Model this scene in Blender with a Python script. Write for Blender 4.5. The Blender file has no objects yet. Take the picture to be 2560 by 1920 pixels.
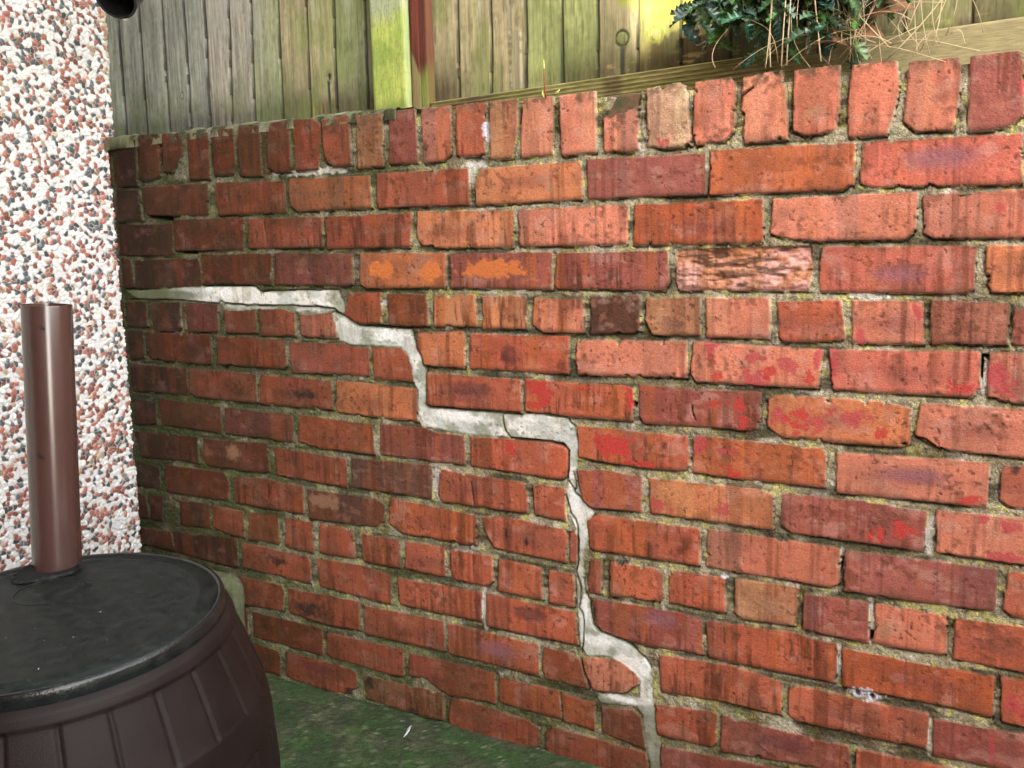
import bpy, bmesh, math, random
import numpy as np
from mathutils import Matrix, Vector
random.seed(7)
SC = bpy.context.scene
# ---------------------------------------------------------------- camera
cam_d = bpy.data.cameras.new('camera'); cam = bpy.data.objects.new('camera', cam_d)
SC.collection.objects.link(cam); SC.camera = cam
cam_d.sensor_fit = 'HORIZONTAL'; cam_d.sensor_width = 36.0; cam_d.lens = 2400/2560*36.0
cam_d.clip_start = 0.02; cam_d.clip_end = 500
cam.matrix_world = Matrix(((0.86558, -0.04754, 0.4985, 1.15095), (0.50007, 0.13465, -0.85546, -1.55994),
                           (-0.02645, 0.98975, 0.14033, -0.16144), (0, 0, 0, 1)))
# ---------------------------------------------------------------- sky, sun, exposure
W = bpy.data.worlds.new('World'); SC.world = W; W.use_nodes = True
nt = W.node_tree; nt.nodes.clear()
SUN_EL, SUN_AZ = math.radians(33), math.radians(151)      # azimuth clockwise from +Y
sky = nt.nodes.new('ShaderNodeTexSky'); sky.sky_type = 'NISHITA'; sky.sun_disc = False
sky.sun_elevation = SUN_EL; sky.sun_rotation = SUN_AZ
bg = nt.nodes.new('ShaderNodeBackground'); bg.inputs[1].default_value = 0.15
wo = nt.nodes.new('ShaderNodeOutputWorld')
hs_ = nt.nodes.new('ShaderNodeHueSaturation'); hs_.inputs['Saturation'].default_value = .32
wm = nt.nodes.new('ShaderNodeMixRGB'); wm.blend_type = 'MULTIPLY'; wm.inputs[0].default_value = 1; wm.inputs[2].default_value = (1.0, .945, .86, 1)   # thin bright cloud, camera balanced for shade
nt.links.new(sky.outputs[0], hs_.inputs['Color']); nt.links.new(hs_.outputs[0], wm.inputs[1]); nt.links.new(wm.outputs[0], bg.inputs[0]); nt.links.new(bg.outputs[0], wo.inputs[0])
sl = bpy.data.lights.new('sun', 'SUN'); sl.energy = 2.0; sl.angle = math.radians(0.53); sl.color = (1, .93, .82)
sun = bpy.data.objects.new('sun', sl); SC.collection.objects.link(sun)
SUNV = Vector((math.sin(SUN_AZ)*math.cos(SUN_EL), math.cos(SUN_AZ)*math.cos(SUN_EL), math.sin(SUN_EL)))
sun.rotation_euler = SUNV.to_track_quat('Z', 'Y').to_euler()
SC.view_settings.view_transform = 'Standard'; SC.view_settings.look = 'None'
SC.view_settings.gamma = 1.0; SC.view_settings.exposure = 3.45
SC.render.engine = 'CYCLES'
# ---------------------------------------------------------------- measured layout (millimetres on the wall face: along, down)
BRICKS = """0 d -836,-116 -763,-113 -768,-7 -844,-10
0 b -754,-122 -685,-119 -690,-25 -732,-19 -759,-19 -759,-64
0 b -672,-118 -607,-115 -611,-69 -631,-45 -652,-31 -677,-36
0 b -590,-112 -522,-110 -525,-10 -591,-12
0 b -515,-114 -447,-111 -444,-35 -458,-15 -513,-16
0 bs -427,-117 -368,-114 -370,-7 -432,-11 -436,-77
0 b -336,-115 -284,-114 -284,-9 -330,-11 -350,-22 -349,-85
0 r -271,-115 -220,-113 -199,-101 -198,-73 -209,-11 -271,-10
0 r -192,-108 -121,-110 -122,-13 -171,-13 -189,-28 -193,-73
0 t -106,-109 -39,-107 -41,-7 -107,-5
0 m -22,-110 40,-108 42,-7 -26,-9
0 p 55,-108 123,-108 121,-18 107,-8 57,-5
0 r 135,-105 201,-106 197,-13 147,-11 133,-15 132,-68
0 t 210,-105 268,-104 269,-67 256,-2 208,-2
0 p 281,-102 341,-103 339,-2 276,-1 274,-40
0 p 354,-101 423,-102 424,-1 356,1
0 p 438,-54 492,-68 504,-73 503,0 491,4 440,0
0 T 519,-96 579,-100 588,-94 592,-49 597,3 548,3 520,-4
0 p 603,-98 666,-100 670,-86 669,-15 654,-2 605,2 600,-19
0 p 683,-97 744,-101 750,-77 756,4 686,5 682,-39
0 p 764,-99 832,-99 833,-35 827,-6 796,0 777,0 763,-9
0 p 850,-98 913,-97 918,-52 903,9 848,8 846,-33
0 p 930,-92 997,-91 1000,-51 993,9 940,6 926,-8
0 m 1012,-90 1078,-91 1083,-4 1064,11 1012,12 1012,-50
1 d -843,-4 -766,5 -760,74 -847,74
1 bs -751,-2 -534,3 -538,70 -742,63 -752,44
1 rs -510,1 -306,9 -305,73 -506,71 -514,41
1 o -292,7 -78,11 -74,74 -275,73 -292,59
1 r -60,9 158,12 159,78 -61,75
1 o 184,15 390,15 397,28 395,79 173,80 172,41
1 m 406,13 621,17 622,82 516,80 407,80
1 q 630,13 857,18 856,78 841,86 628,83
1 n 869,19 1082,22 1084,90 887,84 866,78
2 d -848,83 -661,87 -665,154 -673,159 -850,151
2 bs -653,78 -430,81 -440,149 -656,146
2 rs -418,84 -206,88 -209,150 -420,146
2 rs -195,88 24,90 16,154 -197,153
2 o 36,88 255,94 251,160 78,157 43,150 34,138
2 p 264,93 482,94 480,160 317,159 262,158
2 q 495,95 717,96 717,151 714,164 491,162
2 p 733,97 948,97 947,149 935,164 797,163 759,157 729,149
2 p 956,100 1146,100 1149,167 970,163 958,156
3 d -847,163 -812,165 -805,231 -845,230
3 d -796,168 -584,167 -574,187 -577,231 -799,234
3 bs -572,159 -357,161 -361,226 -573,225
3 ms -344,160 -131,167 -133,226 -149,230 -349,226
3 o -110,165 100,169 97,234 -103,235 -115,226
3 ms 112,171 332,172 332,238 110,234
3 ms 342,175 554,175 556,224 549,240 342,237 337,231
3 S 570,174 662,173 794,173 797,200 791,240 574,241 568,224
3 n 812,174 1030,178 1028,240 1017,245 808,242 808,197
3 o 1044,178 1228,184 1232,247 1051,243 1044,217
4 d -839,265 -770,268 -771,326 -842,326
4 d -754,270 -654,268 -656,324 -665,335 -753,334
4 m -634,268 -531,272 -533,332 -634,337
4 p -515,281 -414,280 -412,333 -509,336 -510,308
4 r -399,281 -335,279 -298,285 -299,338 -398,339
4 p -284,292 -184,289 -183,338 -189,341 -283,337
4 r -150,248 -62,245 -61,306 -102,309 -129,306 -160,289 -148,264
4 b -45,249 52,249 53,310 -42,310
4 os 69,251 163,250 167,309 67,311
4 os 181,252 277,253 277,312 179,313
4 ps 294,256 393,258 393,316 310,317 290,303
4 ds 410,253 503,250 504,314 408,318
4 t 516,256 612,252 613,316 527,318 513,292
4 p 623,255 729,254 730,319 622,318
4 r 741,260 841,258 849,316 825,321 747,324
4 p 858,258 960,259 963,322 859,323
4 h 972,256 1075,261 1076,319 972,320
4 m 1082,270 1172,262 1175,323 1082,319
5 d -844,339 -789,340 -793,403 -846,406
5 b -775,340 -560,342 -561,408 -588,411 -782,405
5 rs -538,346 -332,349 -332,407 -342,412 -544,408
5 n -319,355 -162,353 -154,358 -100,361 -102,417 -319,418
5 r -91,359 -19,357 -2,373 10,394 10,424 -91,422
5 o 27,325 136,321 139,348 135,391 40,389 35,374 24,356
5 rs 152,325 364,325 362,393 149,391
5 p 375,332 588,329 589,390 381,393
5 px 601,329 747,334 814,337 809,397 603,396 596,384
5 n 825,336 1040,332 1042,384 1032,399 832,398
5 p 1053,334 1236,332 1241,409 1084,404 1052,397
6 d -850,422 -649,425 -650,486 -851,485
6 rs -637,423 -426,429 -427,493 -623,489 -645,480
6 r -411,429 -207,434 -206,495 -419,495
6 o -192,432 17,440 18,505 -83,502 -192,498 -200,482
6 r 43,406 259,410 260,473 47,472 40,466
6 rs 270,409 474,411 489,415 486,472 309,472 283,470 268,468
6 ms 501,408 588,410 716,410 714,474 623,473 590,473 502,475
6 o 728,419 741,413 803,413 909,414 948,423 948,477 936,482 841,482 751,480 734,473 724,454
6 p 961,414 1054,414 1172,416 1176,487 1057,483 982,478 956,462
7 d -847,506 -768,515 -770,561 -785,567 -851,570
7 b -756,502 -546,511 -545,571 -596,569 -751,563
7 ms -532,512 -323,515 -323,575 -535,570
7 q -304,514 -102,522 -98,583 -125,584 -246,582 -310,571
7 m -80,519 34,518 62,526 129,528 128,586 -82,581
7 r 143,529 346,524 358,537 354,585 344,593 142,585
7 rs 379,490 460,491 511,493 590,493 592,544 582,554 506,555 441,552 380,547
7 q 601,495 611,491 730,495 818,497 823,504 822,560 684,558 598,555
7 p 840,501 1059,498 1058,564 841,565
7 r 1076,500 1204,498 1208,568 1084,558 1075,551
8 d -848,591 -630,588 -631,649 -839,651
8 b -609,591 -408,587 -403,648 -421,654 -602,653 -616,638
8 rs -386,594 -177,602 -178,663 -380,654
8 M -163,598 46,596 45,663 -164,660
8 r 67,600 128,605 268,610 268,667 72,666 62,652
8 r 281,613 297,609 349,612 349,672 283,667
8 ms 376,574 427,568 505,574 503,637 456,637 402,641 388,631 382,603
8 o 519,575 582,574 724,575 739,582 739,640 624,638 521,636
8 m 754,578 871,577 976,583 972,645 862,643 768,641 752,630
8 p 990,579 1180,577 1183,647 991,643
9 d -851,667 -771,672 -775,725 -861,731
9 b -748,667 -549,665 -532,686 -537,731 -646,734 -751,731
9 rs -514,673 -417,669 -304,676 -306,737 -516,734
9 M -291,680 -112,681 -100,680 -76,692 -82,728 -103,740 -291,746
9 q -63,676 148,688 147,748 -36,747 -69,729
9 r 165,688 224,681 345,691 353,702 348,754 227,748 190,746 172,718
9 r 357,697 373,689 374,751 358,754
9 rs 395,668 414,654 611,656 614,666 611,721 494,721 401,721 397,697
9 p 627,655 763,657 837,658 848,662 847,722 838,726 786,723 665,723 625,719
9 m 856,661 1076,660 1076,722 1072,724 968,727 855,728
9 r 1091,661 1213,663 1216,725 1098,728 1087,720
10 d -857,751 -829,754 -823,807 -862,811
10 b -816,750 -769,748 -779,811 -819,811
10 d -708,753 -604,750 -610,807 -712,812
10 r -596,752 -494,754 -496,817 -541,816 -597,803
10 q -475,756 -388,752 -388,816 -485,820
10 r -362,754 -283,756 -283,825 -369,820
10 r -263,754 -167,758 -166,820 -266,820
10 r -144,764 -45,764 -45,824 -144,823
10 r -27,764 71,765 72,824 65,825 -30,822
10 r 88,767 184,766 185,816 171,829 94,826 85,805
10 r 200,770 296,773 297,836 196,834
10 r 311,776 363,777 364,792 364,840 311,839
10 r 401,741 422,743 421,805 397,805 394,785
10 r 441,740 529,740 544,748 543,794 536,800 439,803
10 rs 556,739 657,738 658,800 625,801 555,797
10 t 675,737 782,736 779,802 687,805 674,797
10 m 791,744 894,742 896,809 791,805
10 p 905,743 1011,744 1010,803 1003,808 904,808
10 r 1021,747 1144,744 1147,816 1021,810
11 b -861,839 -750,837 -739,883 -862,879
11 d -740,836 -521,824 -525,893 -556,895 -739,883
11 r -505,831 -308,836 -293,842 -297,897 -506,890
11 r -277,837 -150,835 -72,844 -74,909 -157,906 -272,898
11 r -51,848 158,846 154,906 -48,904
11 r 169,845 365,851 372,914 167,912
11 ms 404,820 509,815 616,819 618,885 508,888 462,883 422,879 408,861
11 rs 624,821 776,816 847,823 845,889 777,888 627,889
11 q 855,827 951,830 1080,830 1080,894 1024,891 856,891
11 r 1088,828 1207,826 1211,904 1092,898
12 q -547,917 -388,916 -378,927 -385,976 -530,982 -560,977
12 r -367,920 -161,919 -162,982 -251,988 -368,976
12 r -145,925 62,924 62,989 52,988 -149,988
12 r 74,925 285,932 285,994 73,989
12 b 297,933 373,935 393,997 299,995 293,977
12 ps 378,938 457,927 494,947 494,967 466,991 401,998 390,976
12 rs 535,903 677,896 758,908 756,965 657,964 538,971
12 r 769,917 779,909 989,911 988,968 941,970 782,970 769,962
12 m 996,918 1196,912 1199,971 997,977
13 b -554,990 -501,994 -503,1058 -545,1059
13 b -484,997 -272,1000 -271,1056 -273,1063 -484,1057
13 r -257,1007 -45,1005 -47,1064 -63,1069 -259,1060
13 r -30,1010 182,1012 182,1075 67,1082 28,1067 17,1060 -4,1052 -19,1059 -33,1060
13 q 193,1017 328,1018 332,1074 191,1069
13 q 335,1020 405,1024 405,1078 338,1075
13 b 419,1030 484,1022 499,1030 507,1091 420,1079
13 rs 528,999 636,989 644,991 642,1044 636,1055 530,1056
13 m 653,991 735,995 868,996 874,1040 651,1058
13 r 882,997 1093,993 1094,1039 879,1059
14 b -504,1076 -415,1080 -405,1087 -409,1139 -476,1138
14 r -386,1077 -191,1082 -178,1087 -180,1118 -201,1136 -262,1149 -391,1138
14 t -159,1089 54,1082 53,1142 10,1147 -155,1139
14 r 73,1091 124,1087 260,1095 282,1105 280,1143 232,1159 121,1161 73,1150 65,1134
14 r 297,1106 312,1095 507,1099 513,1127 483,1144 386,1160 324,1158 296,1143
14 m 539,1079 632,1073 760,1066 760,1103 534,1131"""
MARKS = """X 295 424 27 18
X 294 455 24 6
X 310 431 15 22
X 483 422 9 25
X 387 419 14 4
X 638 434 12 6
X 680 433 13 12
X 690 462 11 12
x 631 339 12 18
x 706 350 17 10
x 708 385 21 13
X 729 371 13 11
X 643 386 9 8
x 763 362 15 15
x 809 349 8 22
x 831 361 9 26
X 794 377 7 15
X 1014 389 19 10
x 1068 369 22 25
x 870 314 12 14
x 953 272 10 10
X 441 520 37 19
X 473 526 27 12
X 508 548 44 5
x 611 508 12 18
x 656 512 24 8
X 668 550 16 10
x 748 450 17 18
X 784 448 24 17
X 777 472 11 5
x 861 439 26 13
X 902 464 12 7
x 804 456 18 12
X 894 626 7 11
X 909 626 5 13
X 940 614 13 12
X 957 616 10 7
X 1039 557 14 9
x 1056 585 9 11
x 1092 588 22 11
x 1078 638 23 7
X 228 545 15 14
x 1111 869 14 17
x 657 618 12 12
x 539 625 21 13
X 576 827 4 11
x 1081 937 4 30
x 1079 -53 4 15
x 550 -6 10 8
x 1064 123 9 5
k -289 464 63 16
k -401 858 50 17
k -310 960 68 25
k 353 1107 15 5
k 220 719 5 21
k 265 722 5 17
k -828 507 34 11
k 1093 505 13 11
k -200 1130 20 11
k -143 1099 19 25
k -26 1140 24 13
k -262 1147 31 8
m 148 432 68 20
p 954 526 65 16
p 925 216 53 16
p 192 959 59 22
m 266 870 57 19
m 759 1017 62 22
p 979 48 69 22
m 239 361 23 29
m -293 1098 76 19
p 538 832 44 19
t 358 938 14 14
t -241 701 72 23
t -515 615 30 31
t 920 783 16 25
t 736 776 43 22
t 796 -34 26 15
y 209 199 72 18
y -54 199 35 20
y 65 202 25 20
w 891 898 23 10
w 656 734 10 5
w 200 -58 10 16
w -55 264 8 6
v 899 764 5 23
v 850 852 5 34
v 992 945 5 31
v 852 674 3 17
v 982 611 8 33
v 1048 370 5 34
v 57 624 9 29
v 163 876 7 37
v 161 871 7 29
v 881 249 29 6
v 169 5 28 8
v 164 25 7 20
v -231 -7 93 7
W -504 245 25 16
W -551 237 18 10
W 132 490 69 12
W -44 332 47 14
W 415 897 36 13
W 508 930 13 21
W 461 1004 42 7
W 369 633 15 23
W 387 842 7 28
d -822 251 25 17
d -699 251 116 13"""
POLYS = """R -842,240 -792,238 -573,230 -413,230 -394,243 -249,238 -174,238 -171,243 -162,264 -162,290 -184,286 -188,278 -235,273 -424,273 -514,269 -532,270 -661,263 -794,262
G -518,270 -424,275 -236,275 -188,280 -164,292 -176,337 -193,284 -237,291 -286,290 -335,279 -404,281 -457,285 -515,285
R -184,289 -161,292 -130,313 -55,317 6,316 17,338 33,374 41,398 37,470 44,475 154,475 258,476 288,471 337,476 317,474 358,475 372,488 375,508 381,523 374,547 374,582 386,627 409,653 395,668 397,699 387,729 384,755 388,783 389,810 397,823 402,867 418,880 462,888 494,904 519,928 520,953 522,993 528,1018 530,1052 536,1080 538,1134 518,1140 511,1091 505,1069 500,1025 491,1013 456,1017 418,1022 408,1013 413,1003 494,992 497,962 489,948 462,929 438,924 388,932 375,914 370,834 368,777 370,757 375,711 369,685 358,657 350,618 355,597 358,540 348,525 308,524 234,524 131,523 25,515 18,503 20,441 10,425 8,392 -2,371 -19,355 -96,354 -151,353 -177,345 -183,323
C1.3 -824,260 -790,261 -661,262 -532,269 -519,262 -510,269 -474,270 -424,273 -417,270 -403,273 -301,271 -275,274 -235,273 -216,275 -188,278 -179,286 -164,291
C1.8 -187,284 -177,287 -159,293 -144,305 -123,313
C2.6 -123,313 -54,312 -14,315 8,316 10,324
C2.2 11,319 14,338 22,354 32,372 35,391 42,399 41,430 38,470
C3.2 37,469 48,474 92,474 154,474 256,474
C2.8 -573,228 -415,229
C1.6 -415,230 -397,243 -366,240 -298,239 -246,237 -236,240 -173,237 -174,240 -169,255 -163,260
C1.2 217,478 219,496 223,509 234,522 249,523 299,523
C2.2 244,523 343,524 351,529 324,524 346,524 358,535 357,567 354,590
C1.2 273,471 283,472 313,471 337,474 317,474 358,474 362,484 373,491
C1.3 368,576 371,591 372,607 367,614 398,638
C1.5 358,595 366,607 371,620
C1.5 350,622 357,644 360,657 371,669 374,680 375,711 374,745 370,770 377,792
C1.2 369,779 377,789 378,817 374,840 382,852 384,877 382,903 378,925
C1.6 385,779 389,810 397,820 398,841 403,869 418,880 446,884 462,888
C1.0 462,888 485,897 508,915 518,931
C1.4 378,941 385,970 392,984 394,997
C1.2 -768,-22 -750,-6
C1.0 -767,16 -765,32 -756,43 -757,68
C1.0 680,-67 689,-75 701,-81
C1.0 597,438 599,452 603,462
C1.2 955,464 969,467 984,478
C0.8 142,618 145,648 147,664
C1.0 -370,92 -366,122 -363,147
V -742,63 -663,68 -657,78 -695,74 -739,70
V -645,150 -588,149 -584,157 -634,154
V 897,789 903,789 901,802 897,807
V 1043,336 1051,335 1051,340 1045,340 1045,370 1043,370
V 488,437 494,438 493,448 489,447
V 850,672 854,672 852,697 850,698
V 433,996 442,996 441,1000
V -688,-111 -674,-110 -678,-58 -687,-49
V -535,414 -515,416 -517,421 -534,419
V 167,714 171,714 172,720 169,721
H 880,900
H 903,901
S 443,-58 463,-92 507,-98 504,-72 492,-68"""
GZ = -1.15                                                # ground level
# ---------------------------------------------------------------- helpers
def tag(o, label=None, cat=None, group=None, kind=None):
    if label: o['label'] = label
    if cat: o['category'] = cat
    if group: o['group'] = group
    if kind: o['kind'] = kind
    return o
def empty(name, loc, label, cat, group=None, rot=(0, 0, 0)):
    o = bpy.data.objects.new(name, None); SC.collection.objects.link(o)
    o.location = loc; o.rotation_euler = rot; o.empty_display_size = .05
    return tag(o, label, cat, group)
def mesh_np(name, co, quads, mat, parent=None, col=None, smooth=True, tris=None):
    me = bpy.data.meshes.new(name)
    nq = len(quads); me.vertices.add(len(co)); me.vertices.foreach_set('co', co.astype(np.float32).ravel())
    me.loops.add(nq*4); me.loops.foreach_set('vertex_index', quads.astype(np.int32).ravel())
    me.polygons.add(nq); me.polygons.foreach_set('loop_start', np.arange(nq, dtype=np.int32)*4)
    me.polygons.foreach_set('loop_total', np.full(nq, 4, np.int32))
    me.polygons.foreach_set('use_smooth', np.full(nq, smooth))
    me.update(calc_edges=True)
    if col is not None:
        a = me.color_attributes.new('Col', 'FLOAT_COLOR', 'POINT')
        c4 = np.ones((len(co), 4), np.float32); c4[:, :col.shape[1]] = col; a.data.foreach_set('color', c4.ravel())
    me.materials.append(mat)
    o = bpy.data.objects.new(name, me); SC.collection.objects.link(o); o.parent = parent
    return o
def split_grid(names_mats, cls, X, Y, Z, col, parent, keep=None):
    """one height sheet cut into meshes, one per class of face"""
    ny, nx = X.shape; co = np.stack([X, Y, Z], -1).reshape(-1, 3); col = col.reshape(-1, col.shape[-1])
    i = np.arange(ny*nx).reshape(ny, nx)
    q = np.stack([i[:-1, :-1], i[1:, :-1], i[1:, 1:], i[:-1, 1:]], -1).reshape(-1, 4)
    c = cls[:-1, :-1].ravel(); k = np.ones(len(q), bool) if keep is None else keep[:-1, :-1].ravel()
    out = {}
    for code, (nm, m) in names_mats.items():
        s = q[(c == code) & k]
        if not len(s): continue
        u, inv = np.unique(s, return_inverse=True)
        out[code] = mesh_np(nm, co[u], inv.reshape(-1, 4), m, parent, col[u])
    return out
def bm_obj(name, bm, mat, parent=None, smooth=False, bevel=0, seg=2):
    me = bpy.data.meshes.new(name); bm.normal_update(); bm.to_mesh(me); bm.free()
    if smooth:
        for p in me.polygons: p.use_smooth = True
    me.materials.append(mat); o = bpy.data.objects.new(name, me); SC.collection.objects.link(o); o.parent = parent
    if bevel:
        b = o.modifiers.new('bevel', 'BEVEL'); b.width = bevel; b.segments = seg; b.limit_method = 'ANGLE'; b.angle_limit = .6
    return o
def add_box(bm, x0, x1, y0, y1, z0, z1):
    v = [bm.verts.new(p) for p in ((x0,y0,z0),(x1,y0,z0),(x1,y1,z0),(x0,y1,z0),(x0,y0,z1),(x1,y0,z1),(x1,y1,z1),(x0,y1,z1))]
    for f in ((0,3,2,1),(4,5,6,7),(0,1,5,4),(1,2,6,5),(2,3,7,6),(3,0,4,7)): bm.faces.new([v[k] for k in f])
    return v
def add_tube(bm, pts, rad, n=6, cap=True):
    pts = [Vector(p) for p in pts]; rings = []
    if not hasattr(rad, '__len__'): rad = [rad]*len(pts)
    for k, p in enumerate(pts):
        d = (pts[min(k+1, len(pts)-1)]-pts[max(k-1, 0)]).normalized()
        a = d.cross(Vector((.3, .2, 1)) if abs(d.z) < .9 else Vector((1, 0, .1))).normalized(); b = d.cross(a)
        rings.append([bm.verts.new(p+(a*math.cos(t)+b*math.sin(t))*rad[k]) for t in (2*math.pi*j/n for j in range(n))])
    for r0, r1 in zip(rings, rings[1:]):
        for j in range(n): bm.faces.new((r0[j], r0[(j+1) % n], r1[(j+1) % n], r1[j]))
    if cap: bm.faces.new(rings[0][::-1]); bm.faces.new(rings[-1])
def lathe(prof, n=96, close=False):
    bm = bmesh.new(); rings = []
    for r, z in prof:
        rings.append([bm.verts.new((r*math.cos(2*math.pi*j/n), r*math.sin(2*math.pi*j/n), z)) for j in range(n)] if r > 1e-5 else [bm.verts.new((0, 0, z))])
    for a, b in zip(rings, rings[1:]):
        for j in range(n):
            k = (j+1) % n
            if len(a) == 1: bm.faces.new((a[0], b[k], b[j]))
            elif len(b) == 1: bm.faces.new((a[j], a[k], b[0]))
            else: bm.faces.new((a[j], a[k], b[k], b[j]))
    return bm
def sstep(a, b, x):
    t = np.clip((x-a)/(b-a), 0, 1); return t*t*(3-2*t)
def vnoise(U, V, su, sv, seed):
    x = U/su; y = V/sv; xi = np.floor(x).astype(np.int64); yi = np.floor(y).astype(np.int64); fx = x-xi; fy = y-yi
    fx = fx*fx*(3-2*fx); fy = fy*fy*(3-2*fy)
    def h(a, b):
        n = (a*374761393+b*668265263+seed*1274126177) & 0xffffffff
        n = ((n ^ (n >> 13))*1274126177) & 0xffffffff; n = n ^ (n >> 16); n = (n*2246822519) & 0xffffffff; n ^= n >> 15
        return (n & 0xffffff)/float(0x1000000)
    return (h(xi, yi)*(1-fx)+h(xi+1, yi)*fx)*(1-fy)+(h(xi, yi+1)*(1-fx)+h(xi+1, yi+1)*fx)*fy
def fbm(U, V, su, sv, seed, o=4, g=.5):
    s = 0; a = 1; t = 0
    for k in range(o): s = s+a*vnoise(U, V, su/2**k, sv/2**k, seed*17+k*101); t += a; a *= g
    return s/t
def mixc(c, col, f):
    return c+(np.asarray(col, np.float32)-c)*f[..., None]
def sdf_poly(U, V, P):
    d = np.full(U.shape, 1e9); inside = np.zeros(U.shape, bool); n = len(P)
    for k in range(n):
        x0, y0 = P[k]; x1, y1 = P[(k+1) % n]; ex, ey = x1-x0, y1-y0
        t = np.clip(((U-x0)*ex+(V-y0)*ey)/(ex*ex+ey*ey+1e-9), 0, 1)
        d = np.minimum(d, (U-x0-t*ex)**2+(V-y0-t*ey)**2)
        c = ((y0 > V) != (y1 > V)) & (U < (x1-x0)*(V-y0)/((y1-y0) if abs(y1-y0) > 1e-9 else 1e-9)+x0); inside ^= c
    d = np.sqrt(d); return np.where(inside, -d, d)
def dist_line(U, V, P):
    d = np.full(U.shape, 1e9)
    for (x0, y0), (x1, y1) in zip(P, P[1:]):
        ex, ey = x1-x0, y1-y0; t = np.clip(((U-x0)*ex+(V-y0)*ey)/(ex*ex+ey*ey+1e-9), 0, 1)
        d = np.minimum(d, (U-x0-t*ex)**2+(V-y0-t*ey)**2)
    return np.sqrt(d)
def P2(s): return [tuple(map(float, t.split(','))) for t in s.split()]
# ---------------------------------------------------------------- materials
def new_mat(name):
    m = bpy.data.materials.new(name); m.use_nodes = True; t = m.node_tree; t.nodes.clear()
    o = t.nodes.new('ShaderNodeOutputMaterial'); b = t.nodes.new('ShaderNodeBsdfPrincipled'); t.links.new(b.outputs[0], o.inputs[0])
    return m, t, b
def N(t, kind, **kw):
    n = t.nodes.new(kind)
    for k, v in kw.items():
        if k.startswith('_'): setattr(n, k[1:], v)
        else: n.inputs[k.replace('_', ' ')].default_value = v
    return n
def attr_mat(name, rough=.85, amt=.25, scale=350, bump=.3, bscale=500, bdist=.001, spec=.3, rvar=.1, stretch=None):
    """colour from the mesh attribute broken up by fine procedural grain"""
    m, t, b = new_mat(name); L = t.links.new
    a = t.nodes.new('ShaderNodeAttribute'); a.attribute_name = 'Col'
    tc = t.nodes.new('ShaderNodeTexCoord'); mp = t.nodes.new('ShaderNodeMapping'); L(tc.outputs['Object'], mp.inputs[0])
    if stretch: mp.inputs['Scale'].default_value = stretch
    n1 = N(t, 'ShaderNodeTexNoise', Scale=scale, Detail=4.0, Roughness=.65); L(mp.outputs[0], n1.inputs['Vector'])
    mr = N(t, 'ShaderNodeMapRange'); L(n1.outputs[0], mr.inputs[0]); mr.inputs[1].default_value = .3; mr.inputs[2].default_value = .7
    mr.inputs[3].default_value = 1-amt; mr.inputs[4].default_value = 1+amt
    vm = t.nodes.new('ShaderNodeVectorMath'); vm.operation = 'SCALE'; L(a.outputs['Color'], vm.inputs[0]); L(mr.outputs[0], vm.inputs['Scale'])
    L(vm.outputs[0], b.inputs['Base Color'])
    n2 = N(t, 'ShaderNodeTexNoise', Scale=bscale, Detail=3.0); L(mp.outputs[0], n2.inputs['Vector'])
    bp = N(t, 'ShaderNodeBump', Strength=bump, Distance=bdist); L(n2.outputs[0], bp.inputs['Height']); L(bp.outputs[0], b.inputs['Normal'])
    r2 = N(t, 'ShaderNodeMapRange'); L(n1.outputs[0], r2.inputs[0]); r2.inputs[3].default_value = rough-rvar; r2.inputs[4].default_value = min(1, rough+rvar)
    L(r2.outputs[0], b.inputs['Roughness']); b.inputs['Specular IOR Level'].default_value = spec
    return m
def noise_mat(name, c0, c1, scale=30, rough=.7, bump=.2, bscale=200, bdist=.001, spec=.4, lo=.35, hi=.65, stretch=None, metal=0.0, rvar=.08):
    m, t, b = new_mat(name); L = t.links.new
    tc = t.nodes.new('ShaderNodeTexCoord'); mp = t.nodes.new('ShaderNodeMapping'); L(tc.outputs['Object'], mp.inputs[0])
    if stretch: mp.inputs['Scale'].default_value = stretch
    n1 = N(t, 'ShaderNodeTexNoise', Scale=scale, Detail=6.0, Roughness=.6); L(mp.outputs[0], n1.inputs['Vector'])
    cr = t.nodes.new('ShaderNodeValToRGB'); cr.color_ramp.elements[0].position = lo; cr.color_ramp.elements[1].position = hi
    cr.color_ramp.elements[0].color = (*c0, 1); cr.color_ramp.elements[1].color = (*c1, 1); L(n1.outputs[0], cr.inputs[0]); L(cr.outputs[0], b.inputs['Base Color'])
    n2 = N(t, 'ShaderNodeTexNoise', Scale=bscale, Detail=4.0); L(mp.outputs[0], n2.inputs['Vector'])
    bp = N(t, 'ShaderNodeBump', Strength=bump, Distance=bdist); L(n2.outputs[0], bp.inputs['Height']); L(bp.outputs[0], b.inputs['Normal'])
    r2 = N(t, 'ShaderNodeMapRange'); L(n1.outputs[0], r2.inputs[0]); r2.inputs[3].default_value = rough-rvar; r2.inputs[4].default_value = rough+rvar
    L(r2.outputs[0], b.inputs['Roughness']); b.inputs['Specular IOR Level'].default_value = spec; b.inputs['Metallic'].default_value = metal
    return m
M_BRICK = attr_mat('weathered_red_brick', rough=.72, amt=.24, scale=300, bump=.7, bscale=420, bdist=.0014, spec=.17, rvar=.2)
M_COPE = attr_mat('weathered_coping_brick', rough=.75, amt=.24, scale=300, bump=.7, bscale=420, bdist=.0016, spec=.15, rvar=.15)
M_MORT = attr_mat('lichened_mortar', rough=.93, amt=.42, scale=420, bump=.9, bscale=520, bdist=.003, spec=.08)
M_REP = attr_mat('smooth_repair_mortar', rough=.85, amt=.16, scale=260, bump=.6, bscale=260, bdist=.0016, spec=.1)
M_WOOD = attr_mat('weathered_timber', rough=.85, amt=.2, scale=130, bump=.5, bscale=160, bdist=.001, spec=.2, stretch=(3.0, 3.0, .16))
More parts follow.
